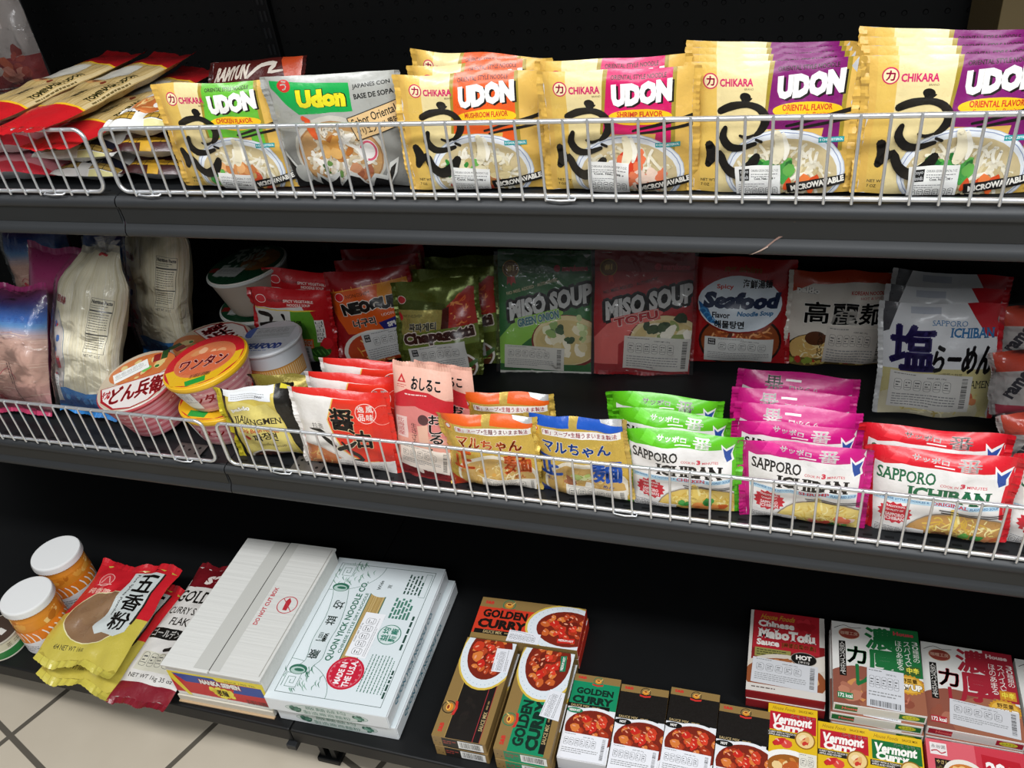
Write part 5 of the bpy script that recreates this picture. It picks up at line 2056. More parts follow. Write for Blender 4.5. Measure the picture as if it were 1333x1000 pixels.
VB = packet('vermicelli_bag', vermicelli_art(), T=0.07, seal='tb', seed=91, N=16, Mm=28, base='EFE7CC', back='D2C8A6', sealcol=('C9C4B4', '2F86D0'), sealw=0.012, boxy=2.6,
            taper=0.10, wob=0.006, crumple=1.6, clear='clear', stickers=[st_verm()], neck=0.42)
verm_tip(VB)
row(VB, 'noodle bag', 'clear bags of white rice vermicelli', [
    ('clear bag of white vermicelli with a blue end, leaning at the left fence', -0.357, 0.072, ZM + 0.020, 5, 30, 7),
    ('clear bag of white vermicelli further back, beside the noodle bowls', -0.318, 0.250, ZM + 0.020, -2, 16, 6)])


def net_art():
    A = Art(150, 205, ('film',))
    keys = [(0, '7A2A5C'), (14, '5A3478'), (26, '2C4C9C'), (44, '2A6EC0'), (56, '5E94C4'), (68, 'B4A4AC'), (80, 'CBA594'), (150, 'C69C8A'), (185, 'C58A88'), (205, 'C85C7A')]
    for k in range(68):
        y = k * 205 / 68
        i = max(j for j in range(len(keys)) if keys[j][0] <= y)
        i = min(i, len(keys) - 2)
        t = (y - keys[i][0]) / (keys[i + 1][0] - keys[i][0])
        c0, c1 = lin(keys[i][1]), lin(keys[i + 1][1])
        A.rect(0, y, 150, y + 205 / 68 + .02, tuple(p + (q - p) * t for p, q in zip(c0, c1)))
    r = random.Random(9)
    for k in range(70):
        x, y = r.uniform(0, 150), r.uniform(66, 205)
        A.stroke([(x, y), (x + r.uniform(6, 22), y + r.uniform(-3, 3)), (x + r.uniform(20, 34), y + r.uniform(-4, 4))], r.uniform(0.5, 1.1), r.choice(['D8B8A4', 'B88C7A', 'E0C8B4', 'C89888']), smooth=2)
    for k in range(9):
        x, y = r.uniform(4, 70), r.uniform(84, 196)
        A.blobs(x, y, 10, 12, 5, ['C8283A', 'D8485A', 'B81E30'], (2.5, 6), k)
        A.stroke([(x - 8, y - 8), (x, y - 14), (x + 10, y - 8), (x + 18, y + 4)], 1.2, 'B83048')
    A.stroke([(70, 150), (92, 130), (106, 150)], 1.0, 'B83048')
    A.turn(96, 120, 78)
    A.lines(96, 120, 70, 2, 4, 1.5, '6A4A44', 5)
    A.straight()
    for k in range(12):
        A.text('豆', 8 + k * 12, 44, 7, '2A58A8', 7)
    return A


NB = packet('dried_noodle_bag', net_art(), T=0.07, seal='tb', seed=93, N=14, Mm=20, base='C9A08E', back='A83E70', sealcol=('A82A6E', 'B8385E'), sealw=0.012, boxy=3.2, taper=0.0, wob=0.005,
            crumple=1.5, clear='clear')
row(NB, 'noodle bag', 'pink bags with blue tops at the far left', [
    ('pink bag with a blue top, cut off by the left edge at the fence', -0.503, 0.060, ZM + 0.020, 2, 27, 3),
    ('magenta back of a bag, behind the pink and blue bag at the left edge', -0.492, 0.205, ZM + 0.020, 184, -20, -4),
    ('dim pink bag with a blue top, rearmost beside the vermicelli under the shelf', -0.478, 0.345, ZM + 0.020, -4, 12, 6),
    ('dim pink bag with a blue top, rearmost at the very left edge', -0.640, 0.340, ZM + 0.020, 4, 12, -3)])


# ---------------------------------------------------------------- noodle bowls and cup
def bowl(name, R, h, lid, side, body='E8E2DA', rim='E8E4DE', lidcol='D8D4CC', base_r=0.72, side_deg=190, stick=None, lid_thick=0.002, rim_h=0.005):
    mb = MB()
    rb = R * base_r
    prof = [(0.0, 0.002), (rb * 0.86, 0.002), (rb * 0.9, 0.0), (rb, 0.0), (rb + 0.002, 0.004), (R * 0.945, h - 0.010), (R * 0.955, h - rim_h)]
    lathe(mb, prof, 48, body)

    def f(u, v):
        a = math.radians(270 - side_deg / 2 + u * side_deg)
        z = h - 0.011 - v * (h - 0.017)
        t = (z - 0.004) / (h - 0.014)
        r = rb + 0.0022 + (R * 0.945 - rb - 0.002) * t
        return (r * math.cos(a), r * math.sin(a), z)
    pt = Patch(f, 30, 3)
    if side:
        pt.draw(mb, side, 0.0002)
    o = mb.build(name, ['plastic'])
    m2 = MB()
    lathe(m2, [(R * 0.93, h - rim_h), (R * 0.985, h - rim_h), (R, h - rim_h * 0.6), (R, h - 0.001), (R * 0.985, h), (R * 0.955, h)], 48, rim)
    m2.build('rim', ['plastic'], o)
    m3 = MB()
    lathe(m3, [(R * 0.962, h - 0.001), (R * 0.962, h + lid_thick - 0.0005), (R * 0.95, h + lid_thick), (0.0, h + lid_thick)], 48, lidcol)
    Patch(lambda u, v: (-R + 2 * R * u, R - 2 * R * v, h + lid_thick)).draw(m3, lid, 0.0001)
    l = m3.build('lid', ['film'], o)
    if stick:
        art, where = stick
        m4 = MB()
        if where == 'lid':
            Patch(lambda u, v: (-R + 2 * R * u, R - 2 * R * v, h + lid_thick)).draw(m4, art, (lid.top() + 3) * Art.STEP + 0.0002)
            s = m4.build('nutrition_sticker', art.mats, l)
        else:
            pt.draw(m4, art, 0.0008)
            s = m4.build('nutrition_sticker', art.mats, o)
        s['label'] = 'white import sticker with nutrition symbols'
    return o


def lid_disc(R, col):
    A = Art(2 * R, 2 * R)
    A.ell(R, R, R * 0.95, R * 0.95, col, n=40)
    return A


def donbei_lid(R):
    A = lid_disc(R, 'B8A088')
    A.ell(R, R, R * .95, R * .95, 'C4B49C', n=40)
    A.ell(R * 1.05, R * .62, R * .82, R * .46, 'C87038')
    A.blobs(R * 1.05, R * .62, R * .75, R * .38, 22, ['D8843C', 'C85A28', 'E8A860', 'B84420', 'D8C080'], (4, 10), 3)
    A.blobs(R * 1.25, R * .72, R * .25, R * .14, 5, GRN, (4, 7), 2)
    A.poly([(R * .1, R * .98), (R * 1.9, R * .98), (R * 1.82, R * 1.42), (R * 1.45, R * 1.82), (R, R * 1.94), (R * .55, R * 1.82), (R * .2, R * 1.45)], 'A81E26')
    A.poly([(R * .14, R * 1.0), (R * 1.86, R * 1.0), (R * 1.78, R * 1.4), (R * 1.4, R * 1.8), (R, R * 1.9), (R * .58, R * 1.78), (R * .24, R * 1.4)], 'E4DCD6')
    A.text('どん兵衛', R * .42, R * 1.06, R * .58, 'A81E26', R * 1.28, bold=0.06)
    A.text('きつね', R * .2, R * 1.1, R * .3, 'C8202A', R * .2, bold=0.05)
    A.rect(R * 1.5, R * .2, R * 1.66, R * .5, '2A4A24')
    A.rect(R * 1.3, R * .26, R * 1.48, R * .52, '8A1E20')
    return A


def stripes_side(W_, h, c1, c2, n, text=None):
    A = Art(W_, h)
    A.rect(0, 0, W_, h, c1)
    for k in range(n):
        A.rect(0, h * (k + .2) / n, W_, h * (k + .7) / n, c2)
    r = random.Random(4)
    for k in range(26):
        A.ell(r.uniform(0, W_), r.uniform(0, h), 2.2, 1.6, 'E8C8C4', n=8)
    if text:
        A.text(text, W_ * .3, h * .25, h * .4, 'B81E28', W_ * .4, bold=0.05)
    return A


BW1 = bowl('noodle_bowl', 0.072, 0.080, donbei_lid(68), stripes_side(200, 66, 'C8646E', 'D8949A', 5), body='D89098', rim='A83038',
           stick=(sticker(136, 136, 22, 40, 58, 24, -18, n=5, seed=14, rows=2), 'lid'))
pose(BW1, -0.209, 0.088, ZM + 0.014, 24, -8, -9)
tag(BW1, 'red and white noodle bowl, tilted, beside the blue end of the vermicelli bag', 'noodle bowl')
BW2 = bowl('noodle_bowl', 0.072, 0.082, donbei_lid(66), stripes_side(200, 64, 'A8402C', 'C8704C', 4), body='B86048', rim='D8D4CE')
pose(BW2, -0.166, 0.207, ZM, 150, 0, 0)
tag(BW2, 'orange lidded noodle bowl just behind the yellow and red rimmed bowls', 'noodle bowl')


def wantan_lid(R):
    A = lid_disc(R, 'E0A82A')
    A.ell(R, R, R * .95, R * .95, 'C8202A', n=40)
    A.poly([(R * .1, R * 1.2), (R * 1.92, R * .9), (R * 1.9, R * 1.3), (R * 1.5, R * 1.8), (R, R * 1.96), (R * .4, R * 1.78)], 'E6B422')
    A.ell(R, R * .96, R * .74, R * .66, 'D8784C')
    A.blobs(R, R * .8, R * .6, R * .4, 14, ['D8905C', 'C86A3C', 'E8B088', 'E0A070'], (6, 11), 5)
    A.ell(R, R * 1.1, R * .7, R * .4, 'D46A44')
    A.text('ワンタン', R * .42, R * .86, R * .42, 'B82A34', R * 1.16, bold=0.05, edge=('F2E0D4', 1.6))
    A.barcode(R * .8, R * 1.5, R * .5, R * .14)
    A.poly([(R * .72, R * 1.72), (R * 1.2, R * 1.64), (R * 1.24, R * 1.84), (R * .8, R * 1.92)], '2A9A3C')
    return A


BW3 = bowl('noodle_bowl', 0.070, 0.062, wantan_lid(70), stripes_side(190, 50, 'D8A0A0', 'C87C84', 4, 'ワンタン'), body='D8A8A4', rim='E6B422', lidcol='E6B422', rim_h=0.009,
           stick=(sticker(190, 50, 40, -2, 44, 46, 0, n=3, seed=15, rows=2), 'side'))
row(BW3, 'noodle bowl', 'yellow and red rimmed noodle bowls', [
    ('yellow and red rimmed noodle bowl, tilted on top of a matching bowl', -0.072, 0.092, ZM + 0.071, 18, -2, -8),
    ('yellow rimmed noodle bowl underneath, standing on the shelf by the fence', -0.077, 0.092, ZM, -10, 0, 0)])


def soba_lid(R):
    A = lid_disc(R, '1E4A30')
    A.ell(R * 1.3, R * .8, R * .5, R * .5, '8A5A2C')
    A.blobs(R * 1.3, R * .8, R * .44, R * .44, 12, ['9A6A34', '7A4A20', 'B88A4C'], (6, 12), 4)
    A.ring(R * 1.3, R * .36, 8, 7, 1.4, 'C86A2C')
    A.text('天ぷら', R * .3, R * .28, R * .7, 'A9B4AC', R * .9, bold=0.05, rot=-10)
    A.text('そば', R * .3, R * 1.0, R * .6, 'A9B4AC', R * .8, bold=0.06)
    A.rect(R * .14, R * 1.2, R * .34, R * 1.4, '8A2420')
    A.text('緑', R * 1.0, R * .9, R * .3, '7A8C7E', R * .3)
    return A


BW4 = bowl('noodle_bowl', 0.075, 0.076, soba_lid(75), None, body='A89C8E', rim='C9CCC8',
           stick=(sticker(154, 154, 30, 88, 58, 32, 4, n=5, seed=16, rows=2, paper='B8BAB6'), 'lid'))
row(BW4, 'noodle bowl', 'wide noodle bowls with dark green lids', [
    ('wide noodle bowl with a dark green lid, uppermost under the shelf', -0.146, 0.350, ZM + 0.085, -4, -2, -5),
    ('wide noodle bowl with a dark green lid, underneath another one at the back', -0.158, 0.356, ZM, 10, 0, 0)])


def cup_side():
    A = Art(200, 88)
    A.rect(0, 0, 200, 88, 'DDE0E4')
    A.rect(0, 22, 200, 48, 'E0A04A')
    for k in range(40):
        A.rect(k * 5, 23, k * 5 + 1.6, 47, 'EED8B0')
    A.rect(0, 20, 200, 22, 'C88A3C')
    A.rect(0, 48, 200, 50, 'C88A3C')
    A.poly([(26, 56), (174, 56), (178, 74), (22, 74)], '24489A')
    A.text('シーフードヌードル', 34, 58.5, 13, 'F0F2F6', 132, bold=0.05)
    A.lines(60, 77, 80, 1, 3, 2, '3A5AA8', 3)
    return A


def cup_lid(R):
    A = lid_disc(R, 'DADDE2')
    A.ell(R * .3, R * .7, R * .22, R * .3, '3A5CA8')
    A.text('SEAFOOD', R * .42, R * 1.3, R * .32, '24489A', R * 1.2, bold=0.06, shear=.15)
    A.lines(R * .5, R * 1.68, R * .9, 1, 3, 2, '5A78B4', 2)
    return A


CUP = bowl('noodle_cup', 0.056, 0.104, cup_lid(58), cup_side(), body='DDE0E4', rim='E8EAEC', lidcol='DADDE2', base_r=0.8, side_deg=180,
           stick=(sticker(116, 116, 20, 26, 76, 38, -4, n=5, seed=17, rows=3, paper='C4C8CA'), 'lid'))
pose(CUP, -0.032, 0.203, ZM, 4, 0, -4)
tag(CUP, 'white noodle cup with an orange band and blue label', 'noodle cup')

# ================================================================ BASE DECK
def jar(label, x, y, yaw, seed):
    R, H = 0.044, 0.117
    o = None
    mb = MB()
    lathe(mb, [(0.0, 0.001), (R * .9, 0.001), (R * .97, 0.004), (R, 0.010), (R, H - 0.030), (R * .97, H - 0.022), (R * .9, H - 0.014), (R * .88, H - 0.004)], 48, 'D98A2A')
    A = Art(276, 92)
    r = random.Random(seed)
    A.rect(0, 0, 276, 92, 'D98A2A')
    A.blobs(138, 20, 138, 22, 60, ['E0A040', 'C87820', 'E8B860', 'B86A1A', 'EEC880'], (5, 11), seed)

    def f(u, v):
        a = 2 * PI * u - PI / 2
        z = H - 0.016 - v * (H - 0.020)
        rr = R + 0.0003 if z < H - 0.030 else R - (z - (H - 0.030)) * 0.32 + 0.0003
        return (rr * math.cos(a), rr * math.sin(a), z)
    pt = Patch(f, 40, 8)
    pt.draw(mb, A, 0.0)
    o = mb.build('pickle_jar', ['plastic'])
    L = Art(276, 92)
    for s in (0, 138):
        L.poly([(s, 34), (s + 34, 30), (s + 70, 32), (s + 104, 38), (s + 138, 34), (s + 138, 92), (s, 92)], 'E8E4E4')
        L.poly([(s, 34), (s + 34, 30), (s + 70, 32), (s + 104, 38), (s + 138, 34), (s + 138, 58), (s + 96, 66), (s + 50, 60), (s, 58)], 'E8801E')
        for k in range(12):
            L.stroke([(s + 8 + k * 11, 38 + (k % 3)), (s + 13 + k * 11, 48), (s + 15 + k * 11, 60)], 2.4, 'F4ECE4')
        L.blobs(s + 20, 74, 12, 8, 8, ['D8586A', 'E88A94', 'C83A50'], (3, 5), seed)
        L.text('桂花', s + 46, 70, 10, '6A5A60', 20)
        L.lines(s + 76, 72, 52, 3, 5, 1.6, '6A6A6A', seed)
        L.rect(s + 34, 68, s + 66, 88, 'DAD6D8')
        L.lines(s + 36, 70, 28, 4, 4.5, 1.2, '8A8A8A', seed + 2)
    m2 = MB()
    pt.draw(m2, L, 0.0012)
    m2.build('label_band', ['card'], o)
    m3 = MB()
    Rl = 0.0465
    lathe(m3, [(Rl * .97, H - 0.016), (Rl, H - 0.0145), (Rl, H - 0.003), (Rl * .98, H - 0.0005), (Rl * .94, H), (0, H)], 60, 'E9E9E7')
    for k in range(60):
        a = 2 * PI * k / 60
        c, s = math.cos(a), math.sin(a)
        p = Vector((Rl * c, Rl * s, 0))
        t = Vector((-s, c, 0)) * 0.0009
        n = Vector((c, s, 0))
        q = [p + t + n * 0.0001, p - t + n * 0.0001]
        vs = [q[1] + Vector((0, 0, H - 0.0145)), q[0] + Vector((0, 0, H - 0.0145)), q[0] + Vector((0, 0, H - 0.004)), q[1] + Vector((0, 0, H - 0.004)), p + n * 0.0011 + Vector((0, 0, H - 0.0145)), p + n * 0.0011 + Vector((0, 0, H - 0.004))]
        m3.add(vs, [n] * 6, 'E9E9E7', [(0, 4, 5, 3), (4, 1, 2, 5)])
    lid = m3.build('lid', ['plastic'], o)
    lid['label'] = 'white screw lid'
    pose(o, x, y, ZB, yaw, 0, 0)
    tag(o, label, 'jar', 'jars with white lids')
    return o


jar('jar of orange pickle with a white lid, nearest the shelf edge', -0.515, -0.098, 40, 3)
jar('jar of orange pickle with a white lid, behind the other jar', -0.537, 0.006, 62, 5)

# flat tin at the left edge
mb = MB()
lathe(mb, [(0.0, 0.0), (0.039, 0.0), (0.040, 0.002), (0.039, 0.004), (0.039, 0.038), (0.040, 0.040), (0.0395, 0.042), (0.037, 0.042), (0.0365, 0.0395), (0.0, 0.0395)], 48, 'B9B4A4', colf=lambda i: '4A3A30' if i >= 7 else 'B9B4A4')
A = Art(240, 34)
A.rect(0, 0, 240, 34, 'CDC8AC')
A.rect(0, 18, 240, 34, '2E7A3C')
A.rect(0, 15, 240, 18, 'E4E0CC')
for k in range(6):
    A.text('茶', 8 + k * 40, 4, 10, '5A4A2C', 9)
    A.lines(22 + k * 40, 6, 16, 2, 4, 1.4, '6A5A3C', k)
Patch(lambda u, v: (0.0392 * math.cos(2 * PI * u), 0.0392 * math.sin(2 * PI * u), 0.038 - v * 0.034), 40, 2).draw(mb, A, 0.0001)
tin = mb.build('food_tin', ['plastic'])
A = Art(74, 74, ('paper',))
A.turn(40, 40, 30)
A.rect(34, 30, 52, 42, 'D8D4CC')
m2 = MB()
Patch(lambda u, v: (-0.037 + 0.074 * u, 0.037 - 0.074 * v, 0.0396)).draw(m2, A, 0.0002)
m2.build('price_sticker', ['paper'], tin)
pose(tin, -0.592, -0.136, ZB + 0.0002, 20, 0, 0)
tag(tin, 'flat round tin with a green band, cut off by the left edge', 'tin')


# ---------------------------------------------------------------- five spice bags
def spice_art():
    A = Art(168, 200, ('film',))
    S_ = A.put
    A.put = lambda vs, ts, col, mat=None: S_([(x, y * 200 / 215) for x, y in vs], ts, col, mat)
    A.rect(0, 0, 168, 215, 'C2B24A')
    A.poly([(0, 0), (168, 0), (168, 112), (120, 118), (60, 116), (0, 122)], 'C4202A')
    A.ell(38, 36, 16, 16, 'C83A40')
    A.ring(38, 36, 16, 16, 1.4, 'E8B0A8')
    A.stroke([(28, 42), (38, 26), (48, 42)], 2, 'E8B0A8')
    A.stroke([(24, 48), (54, 46)], 2, 'E8B0A8')
    A.text('純香嘜', 16, 56, 15, 'E8B8A8', 44, bold=0.02)
    A.ell(74, 122, 62, 62, 'E0D8A8')
    A.ell(74, 122, 60, 60, '8A6A4C')
    A.blobs(74, 122, 46, 46, 20, ['8E6E50', '86664A', '907254'], (10, 18), 4)
    A.poly([(86, 8), (146, 8), (146, 148), (128, 160), (100, 154), (88, 160), (76, 146), (82, 126), (86, 110)], 'C9CFCC')
    A.rect(144, 8, 148, 130, '2A2420')
    for k, ch in enumerate('五香粉'):
        A.text(ch, 102, 14 + k * 46, 40, '14120F', 38, bold=0.035)
    A.turn(90, 12, 90)
    A.text('Five Spices Powder', 90, 3, 7, '3A3A38', 96, rot=0, bold=0.02)
    A.straight()
    A.text('454 NET WT 16oz', 24, 190, 9, '3A341C', 60, bold=0.01)
    return A


SPB = packet('spice_bag', spice_art(), T=0.026, seal='tb', seed=97, N=16, Mm=20, base='C2B24A', back='B0A040', sealcol=('C4202A', 'C9BC50'), sealw=0.014, boxy=3, taper=-0.02, wob=0.007, crumple=2.0)
row(SPB, 'spice bag', 'red and yellow spice powder bags', [
    ('red and yellow bag of brown spice powder, lying on top', -0.372, -0.166, ZB + 0.053, 1, 87, -2),
    ('red and yellow bag of spice powder underneath another, only its yellow end showing', -0.374, -0.182, ZB + 0.020, -1, 88, 0)])


def flakes_art():
    A = Art(114, 290, ('film',))
    S_ = A.put
    A.put = lambda vs, ts, col, mat=None: S_([(x * 114 / 128, y) for x, y in vs], ts, col, mat)
    A.rect(0, 0, 128, 290, 'DAD6D0')
    A.rect(0, 0, 128, 52, '6E141C')
    A.text('S&B', 44, 20, 24, 'E4D8D0', 56, bold=0.07)
    A.text('GOLDEN', 6, 62, 30, '15120F', 116, bold=0.02, serif=True)
    A.text('CURRY SAUCE', 10, 104, 16, '2A2622', 108, bold=0.015)
    A.text('FLAKES', 32, 128, 17, '2A2622', 62, bold=0.015)
    A.rect(8, 154, 120, 176, '15120F')
    A.text('ゴールデンカレー', 12, 157, 15, 'E8E4DE', 104, bold=0.03)
    A.stroke([(60, 196), (84, 190), (100, 182)], [8, 10, 4], '2A2420')
    A.rect(20, 204, 116, 240, 'CFCBB8')
    A.batteries(22, 206, 92, 26, 5, wd=0.7)
    A.text('NET WT 1kg 35 oz', 18, 246, 10, '2A2622', 96, bold=0.01)
    A.rect(0, 262, 128, 290, '7E1A28')
    return A


FK = packet('curry_flakes_bag', flakes_art(), T=0.034, seal='tb', seed=99, N=14, Mm=24, base='DAD6D0', back='C4C0BA', sealcol=('6E141C', '7E1A28'), sealw=0.012, boxy=3.5, taper=-0.04, wob=0.005, crumple=1.6)
pose(FK, -0.231, -0.196, ZB + 0.022, 0, 88, -1)
tag(FK, 'white bag of curry flakes with a maroon end, beside the corrugated carton', 'food bag')

# ---------------------------------------------------------------- corrugated carton with a printed end
T_ = Art(290, 187, ('board', 'card'))
T_.mat = 1
T_.rect(0, 62, 290, 112, 'C6C5BE')
T_.rect(-2, 92, 292, 93.6, '3A3834')
T_.rect(4, 183.6, 286, 185, '9A978E')
T_.text('DO NOT CUT BOX', 100, 118, 8.5, 'C04048', 84, bold=0.03)
T_.ring(150, 160, 19, 19, 1.6, 'C04048')
T_.turn(150, 160, 0)
T_.poly([(138, 156), (158, 154), (166, 158), (158, 164), (138, 164)], 'B83038')
T_.stroke([(137, 173), (163, 147)], 1.4, 'C04048', smooth=1)
T_.straight()
F_ = Art(187, 100, ('board', 'card'))
F_.mat = 1
F_.rect(0, 20, 187, 76, 'C82A2C')
F_.poly([(0, 20), (187, 14), (187, 28), (0, 28)], 'E8D43A')
F_.poly([(8, 24), (90, 22), (110, 40), (30, 44)], '2A4A9A')
F_.poly([(130, 30), (187, 28), (187, 52), (120, 54)], '2A4A9A')
F_.poly([(0, 20), (6, 20), (30, 82), (22, 82), (0, 40)], 'E8D43A')
F_.poly([(180, 16), (187, 16), (187, 84), (182, 60)], 'E8D43A')
F_.text('NANKA SEIMEN', 60, 30, 13, 'F4F0E8', 78, bold=0.06, edge=('B82024', 1.6))
F_.text('NANKA SEIMEN', 60, 30, 13, 'F4F0E8', 78, bold=0.06)
F_.blobs(96, 60, 30, 17, 26, ['E8D43A', 'DCC42E', 'F0E050'], (5, 9), 3)
F_.text('老麺', 86, 52, 16, '3A2A10', 22, bold=0.04)
F_.text('FRESH NOODLES', 66, 78, 4, 'F0E8DC', 60, bold=0.02)
F_.text('SINCE 1905 TEL', 112, 22, 4, '3A3A2A', 60)
F_.barcode(140, 66, 40, 12)
F_.rect(0, 84, 187, 100, 'D6D0C2')
R_ = Art(290, 100, ('board', 'card'))
R_.mat = 1
R_.stroke([(30, 40), (44, 70)], 1, 'B0ACA2')
R_.text('老麺', 8, 40, 26, 'B83038', 20, bold=0.04)
CT = carton('noodle_carton', 0.187, 0.29, 0.100, 'DAD9D3', {'topr': T_, 'front': F_, 'right': R_}, mats=['board', 'card'], bev=0.002)
mb = MB()
block(mb, (-0.0945, -0.150, 0.0965), (-0.003, 0.146, 0.1005), 'DAD9D3', 0, 0.001)
block(mb, (0.0005, -0.149, 0.0965), (0.096, 0.147, 0.1012), 'D6D5CF', 0, 0.001)
# lift the printed top onto the flaps
Patch(lambda u, v: (-0.0935 + v * 0.187, -0.145 + u * 0.29, 0.10125)).draw(mb, T_, 0.0001)
fl_ = mb.build('lid_flap', ['board', 'card'], CT)
mb = MB()
block(mb, (-0.094, -0.152, 0.0), (0.094, -0.1455, 0.003), 'B99C78', 0, 0.0005)
block(mb, (-0.094, -0.1485, 0.003), (0.094, -0.1455, 0.016), 'CFC8B8', 0, 0.0005)
mb.build('bottom_flap', ['card'], CT)
pose(CT, -0.080, -0.017, ZB + 0.0003, 1.5, 0, 0)
tag(CT, 'white corrugated carton with a red, blue and yellow printed end', 'carton')


# ---------------------------------------------------------------- long white noodle boxes with green print
def quon_top():
    g = '2F6A54'
    A = Art(310, 216, ('card',))
    A.rect(0, 0, 310, 216, 'DCE4E6')
    A.frame(14, 12, 298, 202, 0.9, '2A4A40')
    for cx in (26, 268):
        pass
    r = random.Random(6)
    for side in (0, 1):
        A.ring(14 if side == 0 else 298, 12, 66, 92, 0.8, g, a0=0 if side == 0 else 90, a1=90 if side == 0 else 180)
        for k in range(46):
            a = math.radians(r.uniform(8, 84))
            q = r.uniform(0.3, 0.9)
            x = 14 + 66 * q * math.cos(a) if side == 0 else 298 - 66 * q * math.cos(a)
            y = 12 + 92 * q * math.sin(a)
            d = r.uniform(-0.6, 0.6)
            A.stroke([(x, y), (x + 6, y - 5 + d * 6), (x + 12, y - 4 + d * 12)], [0.4, 1.8, 0.3], r.choice([g, '5A8A74', '82A894']), smooth=2)
    for cx in (26, 268):
        A.rect(cx - 2, 16, cx + 28, 46, 'DCE4E6')
        q = [(0, 0), (26, 0), (26, 26), (0, 26), (0, 6), (19, 6), (19, 19), (7, 19), (7, 12), (13, 12)]
        A.stroke([(cx + a, 18 + b) for a, b in q], 1.2, g, smooth=1)
    A.poly([(62, 24), (80, 40), (120, 34), (170, 36), (214, 30), (238, 18), (250, 44), (238, 52), (200, 62), (150, 66), (110, 62), (86, 66), (68, 54)], 'D6DFE0')
    A.stroke([(64, 26), (80, 38), (120, 32), (170, 34), (214, 28), (238, 20)], 0.8, g)
    A.stroke([(72, 58), (88, 66), (120, 63), (160, 66), (206, 60), (246, 48)], 0.8, g)
    for cx in (60, 240):
        A.ell(cx, 34, 10, 16, g)
        A.ell(cx - 2, 34, 7, 13, 'AEC4BC')
        A.ell(cx - 1, 36, 3, 9, g)
    for k, (ch, x) in enumerate(zip('廠麵益均', (84, 120, 156, 192))):
        A.turn(x + 9, 48, -90)
        A.text(ch, x, 38, 19, g, 19, bold=0.02)
        A.straight()
    A.text('QUON YICK NOODLE CO.', 84, 70, 14, g, 176, bold=0.025)
    A.text('CHINESE STYLE DRY NOODLE', 102, 87, 6, g, 132, bold=0.02)
    A.rect(82, 96, 244, 128, '3E6A58')
    A.rect(84, 98, 242, 126, 'B99A5E')
    for k in range(28):
        y = r.uniform(98, 125)
        A.rect(84, y, 242, y + r.uniform(.4, 1.0), r.choice(['C8AC74', 'A88A4E', 'D8C08C', '94763E']))
    A.ell(252, 116, 24, 28, 'DCE4E6')
    A.turn(252, 116, 0)
    A.text('Wide', 244, 104, 7, '2A3A34', 22, bold=0.02)
    A.text('寛', 250, 122, 8, '2A3A34', 9)
    A.straight()
    A.ell(66, 118, 32, 32, 'C8203A')
    A.ring(66, 118, 28, 28, 0.5, 'E898A4')
    A.text('MADE IN', 44, 104, 11, 'F4ECEC', 42, bold=0.035)
    A.text('THE U.S.A.', 40, 120, 12, 'F4ECEC', 52, bold=0.035)
    for k in range(16):
        a = 2 * PI * k / 16
        A.text('麵', 64 + 25.5 * math.cos(a), 116 + 25.5 * math.sin(a), 3.4, 'E8A8B0', 3.4)
    A.ell(152, 164, 21, 21, '2E7A66')
    A.ell(152, 164, 19.5, 19.5, 'D6E2E0')
    for k, ch in enumerate('益均麵廠'):
        A.text(ch, 138 + (k % 2) * 15, 150 + (k // 2) * 15, 13, '2E7A66', 13, bold=0.05)
    A.lines(36, 150, 74, 8, 6, 1.6, g, 4)
    A.lines(186, 148, 46, 6, 6.4, 4.2, '4A7E6C', 9)
    A.lines(242, 156, 46, 5, 7, 3.2, '2A4A40', 7)
    A.frame(238, 186, 292, 198, .6, g)
    A.lines(124, 192, 106, 1, 5, 4, '2A4A40', 11)
    A.lines(30, 196, 84, 1, 5, 3.6, '2A4A40', 12)
    return A


def quon_end():
    A = Art(216, 32, ('card',))
    A.ell(108, 17, 74, 14, 'C9D2CE')
    A.ring(108, 17, 74, 14, 0.8, '6A9484')
    A.blobs(50, 18, 14, 9, 12, ['4A7A68', '7AA494', '2F5A4A'], (3, 7), 2)
    A.blobs(166, 18, 14, 9, 12, ['4A7A68', '7AA494', '2F5A4A'], (3, 7), 3)
    A.text('廠麵益均', 72, 6, 9, '4A7A68', 72)
    A.text('製造廠商麵粉', 66, 18, 9, '4A7A68', 84)
    return A


def quon_side():
    A = Art(310, 32, ('card',))
    A.text('QUON YICK NOODLE CO.', 30, 5, 15, '2F7C92', 190, bold=0.03, shear=.12)
    A.text('CHINESE STYLE NOODLE', 70, 23, 6, '2F7C92', 100)
    A.text('U.S.A.', 250, 12, 5, '3A5A54', 20)
    return A


st = Art(310, 216, ('paper',))
st.turn(145, 118, 1)
st.rect(98, 104, 192, 142, 'EEEEF0')
st.text('CONT. NET. 2.27 kg', 128, 106, 3.4, '333333', 40, bold=0.02)
st.batteries(102, 112, 80, 18, 5, wd=0.6)
st.lines(102, 134, 80, 2, 3.2, 1.0, '8A8A8A', 3)
QB = carton('noodle_box', 0.216, 0.31, 0.0325, 'E2E6E8', {'topr': quon_top(), 'front': quon_end(), 'right': quon_side()}, mats=['card'], bev=0.0015,
            stickers=[('topr', st, 'nutrition_sticker', 'white import sticker with nutrition symbols')])
mb = MB()
block(mb, (0.1072, -0.153, 0.003), (0.1092, 0.153, 0.029), 'E2E6E8', 0, 0.0004)
Patch(lambda u, v: (0.1093, -0.153 + u * 0.306, 0.029 - v * 0.026)).draw(mb, quon_side(), 0.0001)
mb.build('tuck_flap', ['card'], QB)
row(QB, 'noodle box', 'long white noodle boxes with green print', [
    ('long white noodle box with green print and a red circle, lying on top', 0.120, -0.008, ZB + 0.0333, 2.6, 0, 0),
    ('long white noodle box underneath, with only its sides showing', 0.130, -0.003, ZB + 0.0003, 1.8, 0, 0)])


